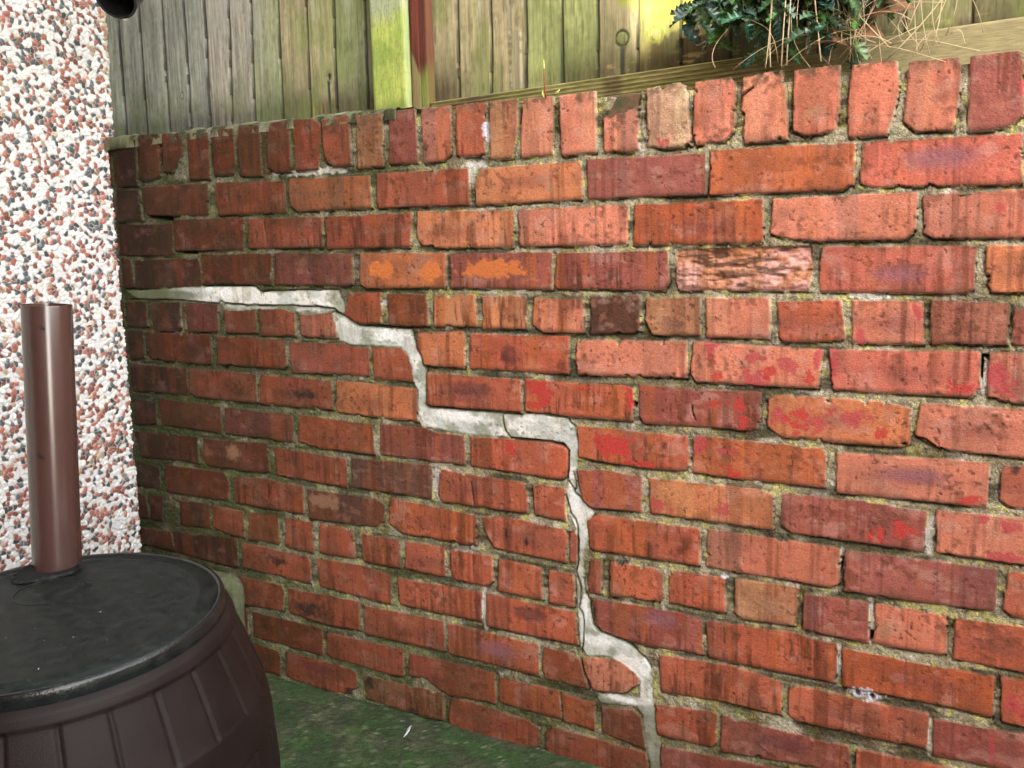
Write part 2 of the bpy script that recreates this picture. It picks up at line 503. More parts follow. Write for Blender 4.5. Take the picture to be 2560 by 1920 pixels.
M_RIB = attr_mat('ribbed_green_timber', rough=.88, amt=.3, scale=160, bump=.5, bscale=220, bdist=.001, spec=.15, stretch=(.3, 2.0, 2.0))
M_DASH = attr_mat('spar_dash_chips', rough=.5, amt=.05, scale=200, bump=.15, bscale=200, bdist=.001, spec=.4)
# ================================================================ SETTING
# ---------------------------------------------------------------- brick wall
U0, U1, V0, V1, ST = -876., 1500., -142., 1166., 2.0
us = np.arange(U0, U1+1, ST); vs = np.arange(V0, V1+1, ST)
U, V = np.meshgrid(us, vs); sh = U.shape
wu = U+1.3*(fbm(U, V, 16, 16, 3, 3)-.5)*2; wv = V+1.3*(fbm(U, V, 20, 16, 4, 3)-.5)*2
nA = fbm(U, V, 26, 26, 5, 4); nB = fbm(U, V, 9, 9, 6, 3); nC = fbm(U, V, 70, 70, 8, 4); nF = fbm(U, V, 5, 5, 9, 2)
streak = fbm(U, V, 7, 90, 11, 3); streak2 = fbm(U, V, 22, 260, 12, 3); chipn = fbm(U, V, 14, 14, 13, 3)
ripple = fbm(U, V, 34, 8, 15, 3)
PAL = dict(d=(.10, .045, .028), b=(.25, .070, .034), r=(.44, .118, .066), o=(.60, .215, .10), p=(.57, .205, .132), n=(.48, .140, .098), m=(.29, .090, .072),
           t=(.42, .20, .11), T=(.52, .34, .22), q=(.42, .115, .05), M=(.13, .062, .05), S=(.60, .28, .165), h=(.30, .115, .08))
rows = {}
for l in BRICKS.split('\n'):
    r, c, pts = l.split(' ', 2); rows.setdefault(int(r), []).append((c, P2(pts)))
rr = random.Random(3)
for r in range(0, 15):                                    # carry each course on past the frame
    L = rows[r]; head = r in (0, 4, 10); w = 70 if r == 0 else (104 if head else 218)
    pr = max(L, key=lambda b: max(p[0] for p in b[1])); xr = max(p[0] for p in pr[1])
    q = sorted(pr[1], key=lambda p: -p[0])[:2]
    mid = sum(p[1] for p in pr[1])/len(pr[1]); hh = 50 if r == 0 else 32; x = xr+11
    mid = -50 if r == 0 else mid
    while x < 1500:
        L.append((rr.choice('rpnmrq'), [(x, mid-hh), (x+w, mid-hh+rr.uniform(-1, 1)), (x+w, mid+hh), (x, mid+hh+rr.uniform(-1, 1))])); x += w+11
    pl = min(L, key=lambda b: min(p[0] for p in b[1])); x = min(p[0] for p in pl[1])-11; mid = sum(p[1] for p in pl[1])/len(pl[1])
    while x > -880: L.append(('b', [(x-w, mid-hh), (x, mid-hh), (x, mid+hh), (x-w, mid+hh)])); x -= w+11
H = np.full(sh, -3.7); cls = np.zeros(sh, np.int8); Dm = np.full(sh, 30.0)
col = np.zeros(sh+(3,), np.float32)
# mortar: sandy grey with yellow lichen, black moss and green algae towards the damp corner
col[:] = (.36, .34, .235)
damp_shade = sstep(300, -640, U+.25*(V-500)+260*(nC-.5))
damp_shade = np.maximum(damp_shade, .8*sstep(700, 1150, V+.25*U*-1+150*(nC-.5)))  # real damp, with low-left shade also put into the colour
lich = sstep(.56, .66, fbm(U, V, 12, 12, 21, 3)); pale = sstep(.60, .72, fbm(U, V, 30, 20, 22, 4)); moss = sstep(.43, .60, fbm(U, V, 75, 26, 23, 4))
col = mixc(col, (.50, .49, .18), .8*lich); col = mixc(col, (.55, .52, .45), .7*pale)
horiz = sstep(.42, .58, fbm(U, V, 260, 9, 27, 3)); col = mixc(col, (.045, .048, .03), .85*moss*(.45+.55*horiz)); H -= 1.5*moss; col = mixc(col, (.10, .075, .035), .5*sstep(.55, .75, nA))
green = sstep(.38, .62, fbm(U, V, 60, 40, 24, 4))*damp_shade
col = mixc(col, (.075, .105, .025), .88*green); col = mixc(col, (.05, .056, .03), .68*damp_shade)
H += 1.6*(nB-.5)*2+1.3*(nF-.5)*2+3.0*(nC-.5)
for r in sorted(rows):
    for code, P in rows[r]:
        base = np.array(PAL[code[0]], np.float32)
        px = [p[0] for p in P]; py = [p[1] for p in P]
        i0 = max(0, int((min(px)-8-U0)/ST)); i1 = min(sh[1], int((max(px)+8-U0)/ST)+2)
        j0 = max(0, int((min(py)-8-V0)/ST)); j1 = min(sh[0], int((max(py)+8-V0)/ST)+2)
        if i1 <= i0+2 or j1 <= j0+2: continue
        w = (slice(j0, j1), slice(i0, i1)); cx, cy = sum(px)/len(px), sum(py)/len(py)
        Ps = [(x-np.sign(x-cx)*2.0, y-np.sign(y-cy)*.7) for x, y in P]
        d = sdf_poly(wu[w], wv[w], Ps)-3.2
        seed = rr.randint(0, 9999)
        d = d+np.maximum(0, chipn[w]-.62)*24*rr.choice([.15, .4, .4, 1.2])+(nF[w]-.5)*1.5
        dp = Dm[w]; ins = d < 0
        off = rr.uniform(-1.6, 1.6); tx, ty = rr.uniform(-.006, .006), rr.uniform(-.014, .014)
        if r >= 5 and cx < (-20 if r < 7 else 120): off -= 1.5
        hb = off+tx*(U[w]-cx)+ty*(V[w]-cy)+1.0*(nC[w]-.5)+.7*(nB[w]-.5)-.8*sstep(.66, .8, nB[w])
        c = np.empty(d.shape+(3,), np.float32); c[:] = base*rr.uniform(.9, 1.12)
        hue = rr.uniform(-.07, .07); c *= np.array([1, 1+hue, 1+hue*1.3], np.float32)
        loc = fbm(U[w]+seed, V[w]-seed, 60, 30, 31, 4)
        c *= (0.76+.48*loc)[..., None]; c = mixc(c, (.56, .36, .30), .30*sstep(.58, .72, fbm(U[w]+seed, V[w], 34, 20, 37, 4)))
        # kiln and kiss marks: upright bands of another tone
        for k in range(rr.choice([0, 1, 1, 2, 2])):
            bx = rr.uniform(min(px), max(px)); bw = rr.uniform(8, 40); f = sstep(bw, bw-2.5, np.abs(U[w]-bx+6*(nA[w]-.5)+rr.uniform(-.1, .1)*(V[w]-cy)))
            if rr.random() < .5: c = mixc(c, base*np.array([.62, .78, .9]), f*rr.uniform(.35, .75))
            else: c = mixc(c, np.minimum(base*np.array([1.2, 1.35, 1.25]), .6), f*rr.uniform(.25, .6))
        if r > 0 and len(code) < 2 and rr.random() < .3:
            el = np.exp(-(((U[w]-cx)/60)**2+((V[w]-cy)/15)**2)); c = mixc(c, (.20, .065, .062), .55*el)
        c = mixc(c, (.09, .035, .018), .55*sstep(.60, .70, loc*.5+nB[w]*.5))
        c = mixc(c, (.50, .20, .13), .35*sstep(.62, .74, fbm(U[w]-seed, V[w], 22, 14, 33, 4)))
        wet = 1.0 if 's' in code[1:] else (.62 if cx < 250 else .38)*rr.uniform(.6, 1.3)
        sk = sstep(.54, .66, streak[w])*(.35+.65*sstep(min(py), max(py), V[w])); pm = sstep(.42, .60, fbm(U[w]-seed, V[w]+seed, 38, 45, 36, 3)); c = mixc(c, (.13, .038, .017), min(.9, wet*.9)*sk*(.25+.75*pm)); c = mixc(c, (.06, .026, .016), min(.7, wet*.6)*pm*sstep(.57, .67, fbm(U[w], V[w], 8, 70, 35, 4)))
        c = mixc(c, (.42, .12, .03), .45*wet*sstep(.58, .68, streak2[w]))
        if code[0] == 'S':                                # face blown off: rough recessed core
            rg = fbm(U[w], V[w]*1.0, 16, 7, 41, 4); hb = -4+7*(rg-.5)+4*(ripple[w]-.5)-6*sstep(8, -26, V[w]-cy+5*(nA[w]-.5))+2*(nF[w]-.5)
            c = mixc(c, (.66, .36, .31), sstep(.42, .58, nA[w]+.1*sstep(0, 70, U[w]-cx))); c = mixc(c, (.34, .14, .045), .8*sstep(.5, .62, rg)*sstep(20, -18, V[w]-cy)); c = mixc(c, (.05, .03, .02), .8*sstep(.44, .36, ripple[w]))
        if code[0] in 'Tt': hb = hb+1.2*(nF[w]-.5)
        pit = sstep(.72, .80, nF[w])*sstep(.42, .6, nA[w]); c = mixc(c, (.07, .03, .02), .75*pit); hb = hb-.8*pit
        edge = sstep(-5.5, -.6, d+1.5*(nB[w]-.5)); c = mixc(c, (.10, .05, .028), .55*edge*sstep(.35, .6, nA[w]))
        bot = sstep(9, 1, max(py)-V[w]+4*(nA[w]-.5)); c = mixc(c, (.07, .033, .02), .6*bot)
        gd = damp_shade[w]*sstep(.25, .6, loc); c = mixc(c, (.075, .055, .02), .55*gd); c = c*(1-.55*damp_shade[w])[..., None]
        if r == 0: tp = sstep(26, -2, V[w]-min(py)+16*(nA[w]-.5)); c = mixc(c, (.10, .085, .055), .75*tp*sstep(.4, .6, nB[w]))
        h = hb*1.0; rim = sstep(0.2, -1.9, d); hm = H[w]
        hh = hm+(h-hm)*np.where(ins, rim**.55, 0)
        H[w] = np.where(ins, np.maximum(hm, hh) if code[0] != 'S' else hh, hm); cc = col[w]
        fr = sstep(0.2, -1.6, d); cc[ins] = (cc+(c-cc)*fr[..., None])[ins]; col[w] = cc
        cw = cls[w]; cw[ins] = 2 if r == 0 else 1; Dm[w] = np.minimum(dp, d)
# long dribbles of damp running down across several courses
gs = sstep(.55, .66, fbm(U+5*nC, V, 17, 420, 141, 4))*sstep(.50, .64, fbm(U, V, 170, 240, 142, 4)); gs2 = sstep(.56, .64, fbm(U, V, 6, 300, 143, 3))*sstep(.44, .58, fbm(U, V, 120, 160, 144, 3))
isb = (cls > 0); col = mixc(col, (.115, .034, .014), .6*gs*np.where(isb, 1, .5)); col = mixc(col, (.065, .028, .018), .35*gs2*np.where(isb, 1, .4))
grime = sstep(.54, .70, fbm(U, V, 44, 40, 145, 5)); col = mixc(col, (.12, .06, .035), .28*grime*isb)
col = col*(1-.35*sstep(-600, -850, U+60*(nC-.5)))[..., None]  # corner shade and damp painted in: everything darker toward the far left
# shadow line painted under each brick arris, with a cut crevice
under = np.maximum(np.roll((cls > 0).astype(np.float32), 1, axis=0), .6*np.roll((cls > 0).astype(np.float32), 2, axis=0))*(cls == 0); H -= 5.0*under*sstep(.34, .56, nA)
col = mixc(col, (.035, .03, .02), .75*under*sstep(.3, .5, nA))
rs_ = np.random.RandomState(4); spk = rs_.rand(*sh)*.55+vnoise(U, V, 3.4, 3.4, 131)*.45
m0 = (cls == 0); col = mixc(col, (.045, .045, .025), .5*sstep(2.4, .2, Dm+1.6*(nB-.5))*m0*sstep(.3, .5, nA)); col[m0] *= (.45+1.15*spk[m0])[:, None]; H[m0] += (spk[m0]-.5)*1.4; col[~m0] *= (.93+.14*spk[~m0])[:, None]
# repair mortar, cracks, voids
marksP = [l.split(' ', 1) for l in POLYS.split('\n')]
def window(P, m):
    px = [p[0] for p in P]; py = [p[1] for p in P]
    return (slice(max(0, int((min(py)-m-V0)/ST)), min(sh[0], int((max(py)+m-V0)/ST)+2)), slice(max(0, int((min(px)-m-U0)/ST)), min(sh[1], int((max(px)+m-U0)/ST)+2)))
for k, s in marksP:
    P = P2(s)
    if k in 'RG':
        w = window(P, 8); d = sdf_poly(wu[w], wv[w], P)+2.4*(nF[w]-.5)+4*(nB[w]-.5)-.6; ins = d < 0
        rep = np.empty(d.shape+(3,), np.float32)
        rep[:] = (.56, .60, .575) if k == 'R' else (.22, .24, .15)
        rep = mixc(rep, (.78, .79, .76), sstep(.42, .62, fbm(U[w], V[w], 40, 30, 51, 4)))
        rep = mixc(rep, (.26, .29, .22), .8*sstep(.50, .68, fbm(U[w], V[w], 34, 26, 52, 4)))
        rep = mixc(rep, (.30, .24, .12), .35*sstep(.56, .68, fbm(U[w], V[w], 10, 60, 53, 3)))
        rep = mixc(rep, (.22, .26, .16), .7*sstep(-6, 0, d+5*(nA[w]-.5))); rep = mixc(rep, (.10, .12, .06), .9*sstep(-620, -740, U[w])*(V[w] < 300))
        rep = mixc(rep, (.14, .15, .09), .75*sstep(980, 1030, V[w])); rep = mixc(rep, (.07, .07, .04), .6*sstep(.70, .8, nF[w])*sstep(.5, .6, nA[w]))
        if k == 'G': rep *= .75
        hp = -2.2+3.4*(nC[w]-.5)+1.6*(nB[w]-.5)+1.0*(nA[w]-.5); e = sstep(0, -3, d)
        H[w] = np.where(ins, H[w]+(hp-H[w])*e, H[w]); cc = col[w]; f = sstep(.3, -1.5, d); col[w] = cc+(rep-cc)*f[..., None]
        cw = cls[w]; cw[ins] = 3 if k == 'R' else 0
        dd = np.abs(d); cc = col[w]; col[w] = mixc(cc, (.05, .05, .03), .3*sstep(1.8, .4, dd)*sstep(.45, .6, nA[w]))
for l in MARKS.split('\n'):
    k, a = l.split(' ', 1); mx, my, rx, ry = map(float, a.split()); w = window([(mx-rx*1.4, my-ry*1.4), (mx+rx*1.4, my+ry*1.4)], 2)
    q = np.sqrt(((U[w]-mx)/rx)**2+((V[w]-my)/ry)**2); blot = fbm(U[w], V[w], 11, 11, 61, 4, .62)
    soft = sstep(1.15, .2, q); patchy = sstep(.0, .10, (1-q)*.42+(blot-.5)*1.1); bm_ = (cls[w] == 1) | (cls[w] == 2); f = np.zeros(q.shape)
    if k == 'X': f = patchy*bm_*.85; C_ = (.46, .050, .042)
    elif k == 'x': f = patchy*bm_*.75; C_ = (.42, .062, .075)
    elif k == 'k': f = sstep(0, .75, soft+(blot-.5)*1.5-.28)*bm_*.9; C_ = (.028, .022, .02)
    elif k == 'm': f = sstep(0, .9, soft+(blot-.5)*.9-.05)*bm_*.7; C_ = (.105, .034, .034)
    elif k == 'p': f = soft*bm_*.75; C_ = (.235, .105, .13)
    elif k == 't': f = sstep(0, .7, soft+(blot-.5)*1.3-.2)*bm_*.6; C_ = (.34, .19, .12)
    elif k == 'y': f = sstep(.0, .2, (1-q)*.9+.05+(blot-.5)*1.1)*bm_*.85; C_ = (.60, .185, .055)
    elif k == 'w': f = patchy*.8; C_ = (.62, .64, .72)
    elif k == 'v': f = sstep(0, .25, (1-q)*.5+(blot-.5)*.9+.1)*(cls[w] == 0)*.8; C_ = (.60, .60, .56)
    elif k == 'W': f = sstep(0, .5, (1-q)*.9+.1+(blot-.5))*(cls[w] == 3)*.85; C_ = (.84, .88, .89)
    elif k == 'd': f = sstep(0, .5, 1.2-q)*(cls[w] == 3)*.8; C_ = (.12, .13, .075)
    col[w] = mixc(col[w], C_, f)
for k, s in marksP:
    P = P2(s)
    if k[0] == 'C':
        wd = float(k[1:])*.6; w = window(P, 8); d = dist_line(wu[w], wv[w], P)+1.1*(nF[w]-.5)
        f = sstep(wd+1.0, wd*.4, d); H[w] = H[w]-f*(9+4*wd); col[w] = mixc(col[w], (.035, .03, .022), .85*f); col[w] = mixc(col[w], (.10, .10, .06), .35*sstep(wd+4, wd, d)*(1-f))
    elif k == 'V':
        w = window(P, 8); d = sdf_poly(U[w], V[w], P)+1.5*(nF[w]-.5); f = sstep(.8, -1.2, d); H[w] = H[w]+(-42-H[w])*f; col[w] = mixc(col[w], (.02, .018, .015), .9*f)
    elif k == 'H':
        (hx, hy), = P; w = window(P, 14); d = np.hypot(U[w]-hx, V[w]-hy)+.8*(nF[w]-.5); f = sstep(4.4, 2.8, d); H[w] = H[w]+(-30-H[w])*f+2*sstep(3, 0, np.abs(d-6))
        col[w] = mixc(mixc(col[w], (.6, .62, .70), .8*sstep(2.5, .5, np.abs(d-5.5))), (.03, .02, .02), f)
    elif k == 'S':
        w = window(P, 6); d = sdf_poly(U[w], V[w], P); f = sstep(1, -2, d); H[w] = H[w]+(-24+14*(V[w]+60)/40+5*(nB[w]-.5)-H[w])*f
        col[w] = mixc(col[w], (.075, .055, .048), .9*f); cw = cls[w]; cw[f > .5] = 2
# silhouette of the wall top
topz = np.interp(us, [-880, -830, -600, -400, -100, 100, 300, 580, 800, 1080, 1500], [-103, -105, -109, -108, -105, -101, -100, -96, -92, -90, -90])
keep = (cls == 2) | (V > (topz+7+7*(nA-.5)))
keep &= V > -128
wall = empty('brick_wall', (0, 0, 0), 'old red brick garden wall with stepped crack filled with pale mortar', 'wall')
Yw = -H/1000.0
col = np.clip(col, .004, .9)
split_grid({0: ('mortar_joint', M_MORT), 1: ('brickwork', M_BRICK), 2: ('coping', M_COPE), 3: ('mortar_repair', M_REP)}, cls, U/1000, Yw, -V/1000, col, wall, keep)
# body of the wall behind its face: core and the tops of the coping bricks
bm = bmesh.new(); add_box(bm, -.876, 1.5, .05, .225, GZ-.05, .075); core = bm_obj('wall_core', bm, noise_mat('core_mortar', (.09, .08, .05), (.2, .18, .12), 40, .95), wall)
bm = bmesh.new()
for code, P in rows[0]:
    x0 = min(p[0] for p in P)/1000+.003; x1 = max(p[0] for p in P)/1000-.003; tz = -np.interp((x0+x1)*500, us, topz)/1000
    if x0 > .138 and x1 < .22: continue
    if x1 > -.87 and x0 < 1.47: add_box(bm, max(x0, -.875), min(x1, 1.498), .0085, .222, .02, tz-.0025+rr.uniform(-.001, .001))
M_CTOP = noise_mat('mossy_brick_top', (.06, .065, .03), (.22, .10, .06), 45, .9, .5, 200, .002)
bm_obj('coping_back', bm, M_CTOP, wall, bevel=.004)
# crumbling mortar fillet under the fence, left of the post
fu = np.arange(-.876, .0, .004); fa = np.linspace(0, 1, 14); FU, FA = np.meshgrid(fu, fa)
n = fbm(FU*1000, FA*60, 30, 12, 71, 4); tzf = -np.interp(FU*1000, us, topz)/1000
hgt = (.021+.016*(n-.5)+.010*sstep(-.70, -.84, FU))*np.sin(np.clip(FA, 0, 1)*math.pi*.5)**.28
FX = FU; FY = -.001+.013*(fbm(FU*1000, FA*0, 25, 25, 72, 3)-.3)+FA**1.6*.13-.012*sstep(-.72, -.85, FU)*(1-FA); FZ = tzf-.004+hgt*1.05-.008*sstep(.6, 1, FA)-.006*(FA < .01)
fc = np.empty(FU.shape+(3,), np.float32); fc[:] = (.17, .17, .10); fc = mixc(fc, (.05, .055, .028), sstep(.45, .6, fbm(FU*1000, FA*60, 22, 8, 73, 4))); fc = mixc(fc, (.32, .31, .24), .6*sstep(.6, .7, fbm(FU*1000, FA*60, 40, 20, 74, 3)))
i = np.arange(FU.size).reshape(FU.shape); q = np.stack([i[:-1, :-1], i[:-1, 1:], i[1:, 1:], i[1:, :-1]], -1).reshape(-1, 4)
mesh_np('mortar_fillet', np.stack([FX, FY, FZ], -1).reshape(-1, 3), q, M_MORT, wall, fc.reshape(-1, 3))
# ---------------------------------------------------------------- ground
gx = np.concatenate([np.linspace(-30, -1.2, 12), np.arange(-1.1, 1.6, .006), np.linspace(1.7, 30, 14)])
gy = np.concatenate([np.linspace(-30, -1.3, 14), np.arange(-1.2, .06, .006), np.linspace(.2, 30, 10)])
GX, GY = np.meshgrid(gx, gy); a, b = GX*1000, GY*1000
gn = fbm(a, b, 160, 160, 81, 5); gf = fbm(a, b, 14, 14, 82, 3)
GH = GZ+.008*(gn-.5)+.003*(gf-.5)+.006*sstep(-.05, 0, GY)*(fbm(a, b, 30, 30, 83, 3)-.3)
gc = np.empty(GX.shape+(3,), np.float32); gc[:] = (.060, .072, .042)
gc = mixc(gc, (.040, .070, .030), sstep(.38, .6, fbm(a+b*.6, b, 120, 60, 84, 5))); gc = mixc(gc, (.045, .095, .028), .5*sstep(.5, .7, fbm(a, b, 90, 50, 85, 4)))
gc = mixc(gc, (.035, .045, .026), .55*sstep(.5, .62, fbm(a, b, 22, 22, 86, 4))); gc = mixc(gc, (.22, .24, .15), .25*sstep(.62, .76, gf)); rs_g = np.random.RandomState(8).rand(*GX.shape); gc *= (.75+.5*rs_g)[..., None]; gc = mixc(gc, (.35, .36, .26), .35*(rs_g > .992)); gc = mixc(gc, (.46, .43, .38), sstep(1.5, 1.7, GX)*1.0)  # pale ground added beyond the frame at right to bounce light in
i = np.arange(GX.size).reshape(GX.shape); q = np.stack([i[:-1, :-1], i[:-1, 1:], i[1:, 1:], i[1:, :-1]], -1).reshape(-1, 4)
M_GRD = attr_mat('mossy_concrete', rough=.93, amt=.4, scale=300, bump=.9, bscale=350, bdist=.002, spec=.1)
tag(mesh_np('ground', np.stack([GX, GY, GH], -1).reshape(-1, 3), q, M_GRD, None, gc.reshape(-1, 3)), 'green mossy concrete ground at the foot of the brick wall', None, None, 'structure')
# ---------------------------------------------------------------- spar-dashed garage wall
XG = -.862
gar = empty('pebbledash_wall', (XG, -1, GZ), 'white garage wall dashed with white, red and black stone chips', 'wall')
ds = 1.7
pu = np.arange(-620, -4, ds); pv = np.arange(-1150, 620, ds); PU, PV = np.meshgrid(pu, pv)      # along Y, along Z
# jittered-cell nearest stone
def stones(A, B, size, seed):
    wa = A+1.6*(vnoise(A, B, 7, 7, seed+5)-.5); wb = B+1.6*(vnoise(A, B, 7, 7, seed+6)-.5)
    ci = np.floor(wa/size).astype(int); cj = np.floor(wb/size).astype(int); best = np.full(A.shape, 1e9); sec = np.full(A.shape, 1e9); idn = np.zeros(A.shape, np.int64)
    for da in (-1, 0, 1):
        for db in (-1, 0, 1):
            i_, j_ = ci+da, cj+db
            h = ((i_*73856093) ^ (j_*19349663) ^ seed) & 0xffffffff; h = ((h ^ (h >> 13))*1274126177) & 0xffffffff; h ^= h >> 16
            ox = (h & 255)/255.; oy = ((h >> 8) & 255)/255.; th = ((h >> 16) & 255)/255.*math.pi; as_ = 1+.55*(((h >> 24) & 255)/255.)
            dx = wa-(i_+ox)*size; dy = wb-(j_+oy)*size; c_, s_ = np.cos(th), np.sin(th); rx = (dx*c_+dy*s_)/as_; ry = (-dx*s_+dy*c_)*as_**.5
            d = np.maximum(np.hypot(rx, ry), .86*np.maximum(np.abs(rx)+.35*np.abs(ry), np.abs(ry)+.2*np.abs(rx)))
            n_ = d < best; sec = np.where(n_, best, np.minimum(sec, d)); idn = np.where(n_, h, idn); best = np.where(n_, d, best)
    return best, sec, idn
b1, s1, id1 = stones(PU, PV, 10.6, 77)
e1 = sstep(.2, 1.8, s1-b1); rnd = ((id1*2654435761) & 0xffff)/65535.; rn2 = ((id1*40503+977) & 0xfff)/4095.
hs = e1*(1.5+5.0*rn2)*(1-.25*np.clip(b1/8, 0, 1))+.8*(vnoise(PU, PV, 5, 5, 79)-.5)
# each chip has a tilted flat face
hs += e1*((rn2-.5)*.35*((PU % 9.6)-4.8)*.5)
pc = np.empty(PU.shape+(3,), np.float32); pc[:] = (.80, .81, .80)
pc *= (.86+.14*rn2)[..., None]
red = (rnd < .27); blk = (rnd > .82); tan_ = (rnd > .27) & (rnd < .31)
pc[tan_] = np.array((.46, .34, .24), np.float32); pc[tan_] *= (.6+.7*rn2[tan_])[:, None]; pc[red] = np.array((.30, .11, .08), np.float32); pc[red] *= (.45+1.1*rn2[red])[:, None]; pc[blk] = np.array((.075, .085, .092), np.float32); pc[blk] *= (.6+1.1*rn2[blk])[:, None]
gap = 1-sstep(.3, 1.5, s1-b1); pc = mixc(pc, (.58, .57, .53), gap*.85)
edge = sstep(-26, -4, PU+5*(vnoise(PU, PV, 12, 12, 91)-.5)); ylw = edge*sstep(120, 420, PV); pc = mixc(pc, (.50, .46, .30), .55*ylw*(~blk))
X = XG+(hs-1.5)/1000; X = np.where(PU > -12, X-((PU+12)/12)**2*.006, X)
ob = split_grid({0: ('dashed_render', M_DASH)}, np.zeros(PU.shape, np.int8), X, PU/1000+.006+.0255*(PV/1000+.9)/1.3, PV/1000, pc, None)[0]
def to_parent(o, p): o.parent = p; o.matrix_parent_inverse = Matrix.Translation(-Vector(p.location)); return o
to_parent(ob, gar)
M_CREAM = noise_mat('pale_render', (.6, .58, .5), (.78, .76, .7), 60, .9, .6, 120, .004)
bm = bmesh.new(); add_box(bm, XG-1.6, XG-.016, -3.0, .012, GZ-.05, 1.9); to_parent(bm_obj('garage_body', bm, M_CREAM, None), gar)
# ---------------------------------------------------------------- fence
FY0 = .13
fst = 2.5; fu = np.arange(-1280, 1500, fst); fz = np.arange(70, 760, fst); FU, FZ = np.meshgrid(fu, fz)
J = [(-1300, -1300), (-961, -964), (-882, -886), (-801, -803), (-724, -728), (-654, -661), (-577, -588), (-505, -514), (-422, -426), (-339, -344), (-262, -267), (-178, -180), (-120, -120), (-13, -17), (58, 54), (136, 131),
     (214, 211), (293, 291), (367, 365), (448, 444), (530, 527), (620, 618), (712, 712), (805, 805), (900, 900), (1000, 999), (1095, 1095), (1190, 1190), (1285, 1285), (1380, 1380), (1475, 1475), (1570, 1570)]
TONE = 'GGGGGwwgnnggknkkeekYyddkkkkkkkkk'
TC = dict(G=(.29, .30, .255), w=(.36, .34, .28), g=(.31, .325, .215), n=(.37, .32, .21), N=(.22, .27, .15), E=(.25, .40, .03), B=(.17, .035, .02), K=(.36, .31, .15), k=(.44, .37, .235), e=(.35, .375, .17), Y=(.50, .44, .18), y=(.48, .42, .16), d=(.30, .25, .13))
fcol = np.zeros(FU.shape+(3,), np.float32); FH = np.zeros(FU.shape); wob = 3*(fbm(FU, FZ, 30, 120, 101, 3)-.5)
grain = fbm(FU, FZ, 5, 160, 102, 4); gr2 = fbm(FU, FZ, 30, 240, 103, 4); blot = fbm(FU, FZ, 60, 80, 104, 4); fine = fbm(FU, FZ, 8, 8, 105, 3)
for k in range(len(J)-1):
    def xe(j): t_, b_ = J[j]; return b_+(t_-b_)*(FZ-150)/250+wob+2.5*(fbm(FU*0+j*50, FZ, 40, 60, 200+j, 3)-.5)
    l, r = xe(k), xe(k+1); m_ = (FU >= l) & (FU < r); s = (FU-l)/(r-l)
    b_ = np.array(TC[TONE[min(k, len(TONE)-1)]], np.float32)*random.uniform(.9, 1.1)
    FH[m_] = (2.0+4.5*s-6*sstep(5, 0, r-FU)*0)[m_]*(1 if k != 12 else .2); gapf = sstep(3.2, .8, FU-l)*m_
    FH = FH-7*gapf; fcol[m_] = b_; fcol = mixc(fcol, (.03, .032, .022), .8*gapf)
    # drip stain rising from the foot of each board
    fh = sstep(188+60*vnoise(np.full(FU.shape, k*9.), FZ*0, 1, 1, 55)+75*(grain-.5), 158, FZ)*m_; fcol = mixc(fcol, b_*.30 if k < 9 else (.075, .05, .028), .75*fh*(.35 if k in (14, 15, 16) else 1))
fcol *= (.48+1.04*grain)[..., None]; fcol *= (.82+.36*fine)[..., None]; fcol *= (.8+.4*gr2)[..., None]
lefty = sstep(-300, -600, FU)
fcol = mixc(fcol, (.22, .26, .09), .55*sstep(.52, .68, blot)*(1-lefty)); fcol = mixc(fcol, (.12, .17, .05), .5*sstep(240, 160, FZ)*lefty*sstep(.4, .6, blot))
fcol = mixc(fcol, (.42, .42, .36), .55*sstep(.6, .72, fbm(FU, FZ, 16, 120, 106, 4))*sstep(220, 330, FZ)); fcol = mixc(fcol, (.36, .36, .33), .5*sstep(.58, .66, fbm(FU, FZ, 70, 60, 107, 4))*sstep(-700, -560, FU)*sstep(-420, -500, FU)*sstep(260, 330, FZ))
fcol = mixc(fcol, (.42, .30, .07), .6*sstep(.58, .68, grain)*sstep(185, 150, FZ)*((FU > -345) & (FU < -265)))
# sun patch painted in yellow moss colour beside the holly, algae below it
fcol = mixc(fcol, (.42, .36, .06), .8*sstep(215, 245, FZ+12*(fine-.5)*2)*sstep(440, 490, FU)*sstep(700, 640, FU)); fcol = mixc(fcol, (.38, .42, .05), .6*sstep(.4, .55, blot)*sstep(200, 225, FZ)*sstep(300, 420, FU)*sstep(600, 520, FU))
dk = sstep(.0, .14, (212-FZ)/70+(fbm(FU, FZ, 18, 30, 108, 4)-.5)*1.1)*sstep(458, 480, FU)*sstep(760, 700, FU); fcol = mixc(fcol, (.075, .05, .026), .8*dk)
br = sstep(.62, .7, fbm(FU, FZ, 26, 3.5, 109, 3))*sstep(185, 165, FZ)*(FU > 380); fcol = mixc(fcol, (.48, .38, .17), .6*br)
# knots: hole with black run, circular knots, pale torn scar
d = np.hypot((FU+284)/.62, FZ-221)+2*(fine-.5); FH -= 16*sstep(7.5, 5, d); fcol = mixc(fcol, (.012, .012, .012), sstep(8, 5.5, d)); fcol = mixc(fcol, (.13, .17, .14), .6*sstep(6, 0, np.abs(d-13)))
rn = sstep(4.2, 2.4, np.abs(FU+285+.02*(FZ-190)+wob*.3))*sstep(222, 210, FZ); fcol = mixc(fcol, (.018, .03, .035), .9*rn)
d = np.hypot(FU-415, (FZ-215)/1.05)+1.2*(fine-.5); FH -= 3*sstep(3, .8, np.abs(d-12.5)); fcol = mixc(fcol, (.22, .27, .09), .6*sstep(12, 9, d)); fcol = mixc(fcol, (.03, .05, .03), .9*sstep(3.0, 1.2, np.abs(d-13)))
rn = sstep(5.2, 3.2, np.abs(FU-416+wob*.4))*sstep(206, 196, FZ); fcol = mixc(fcol, (.025, .04, .04), .85*rn)
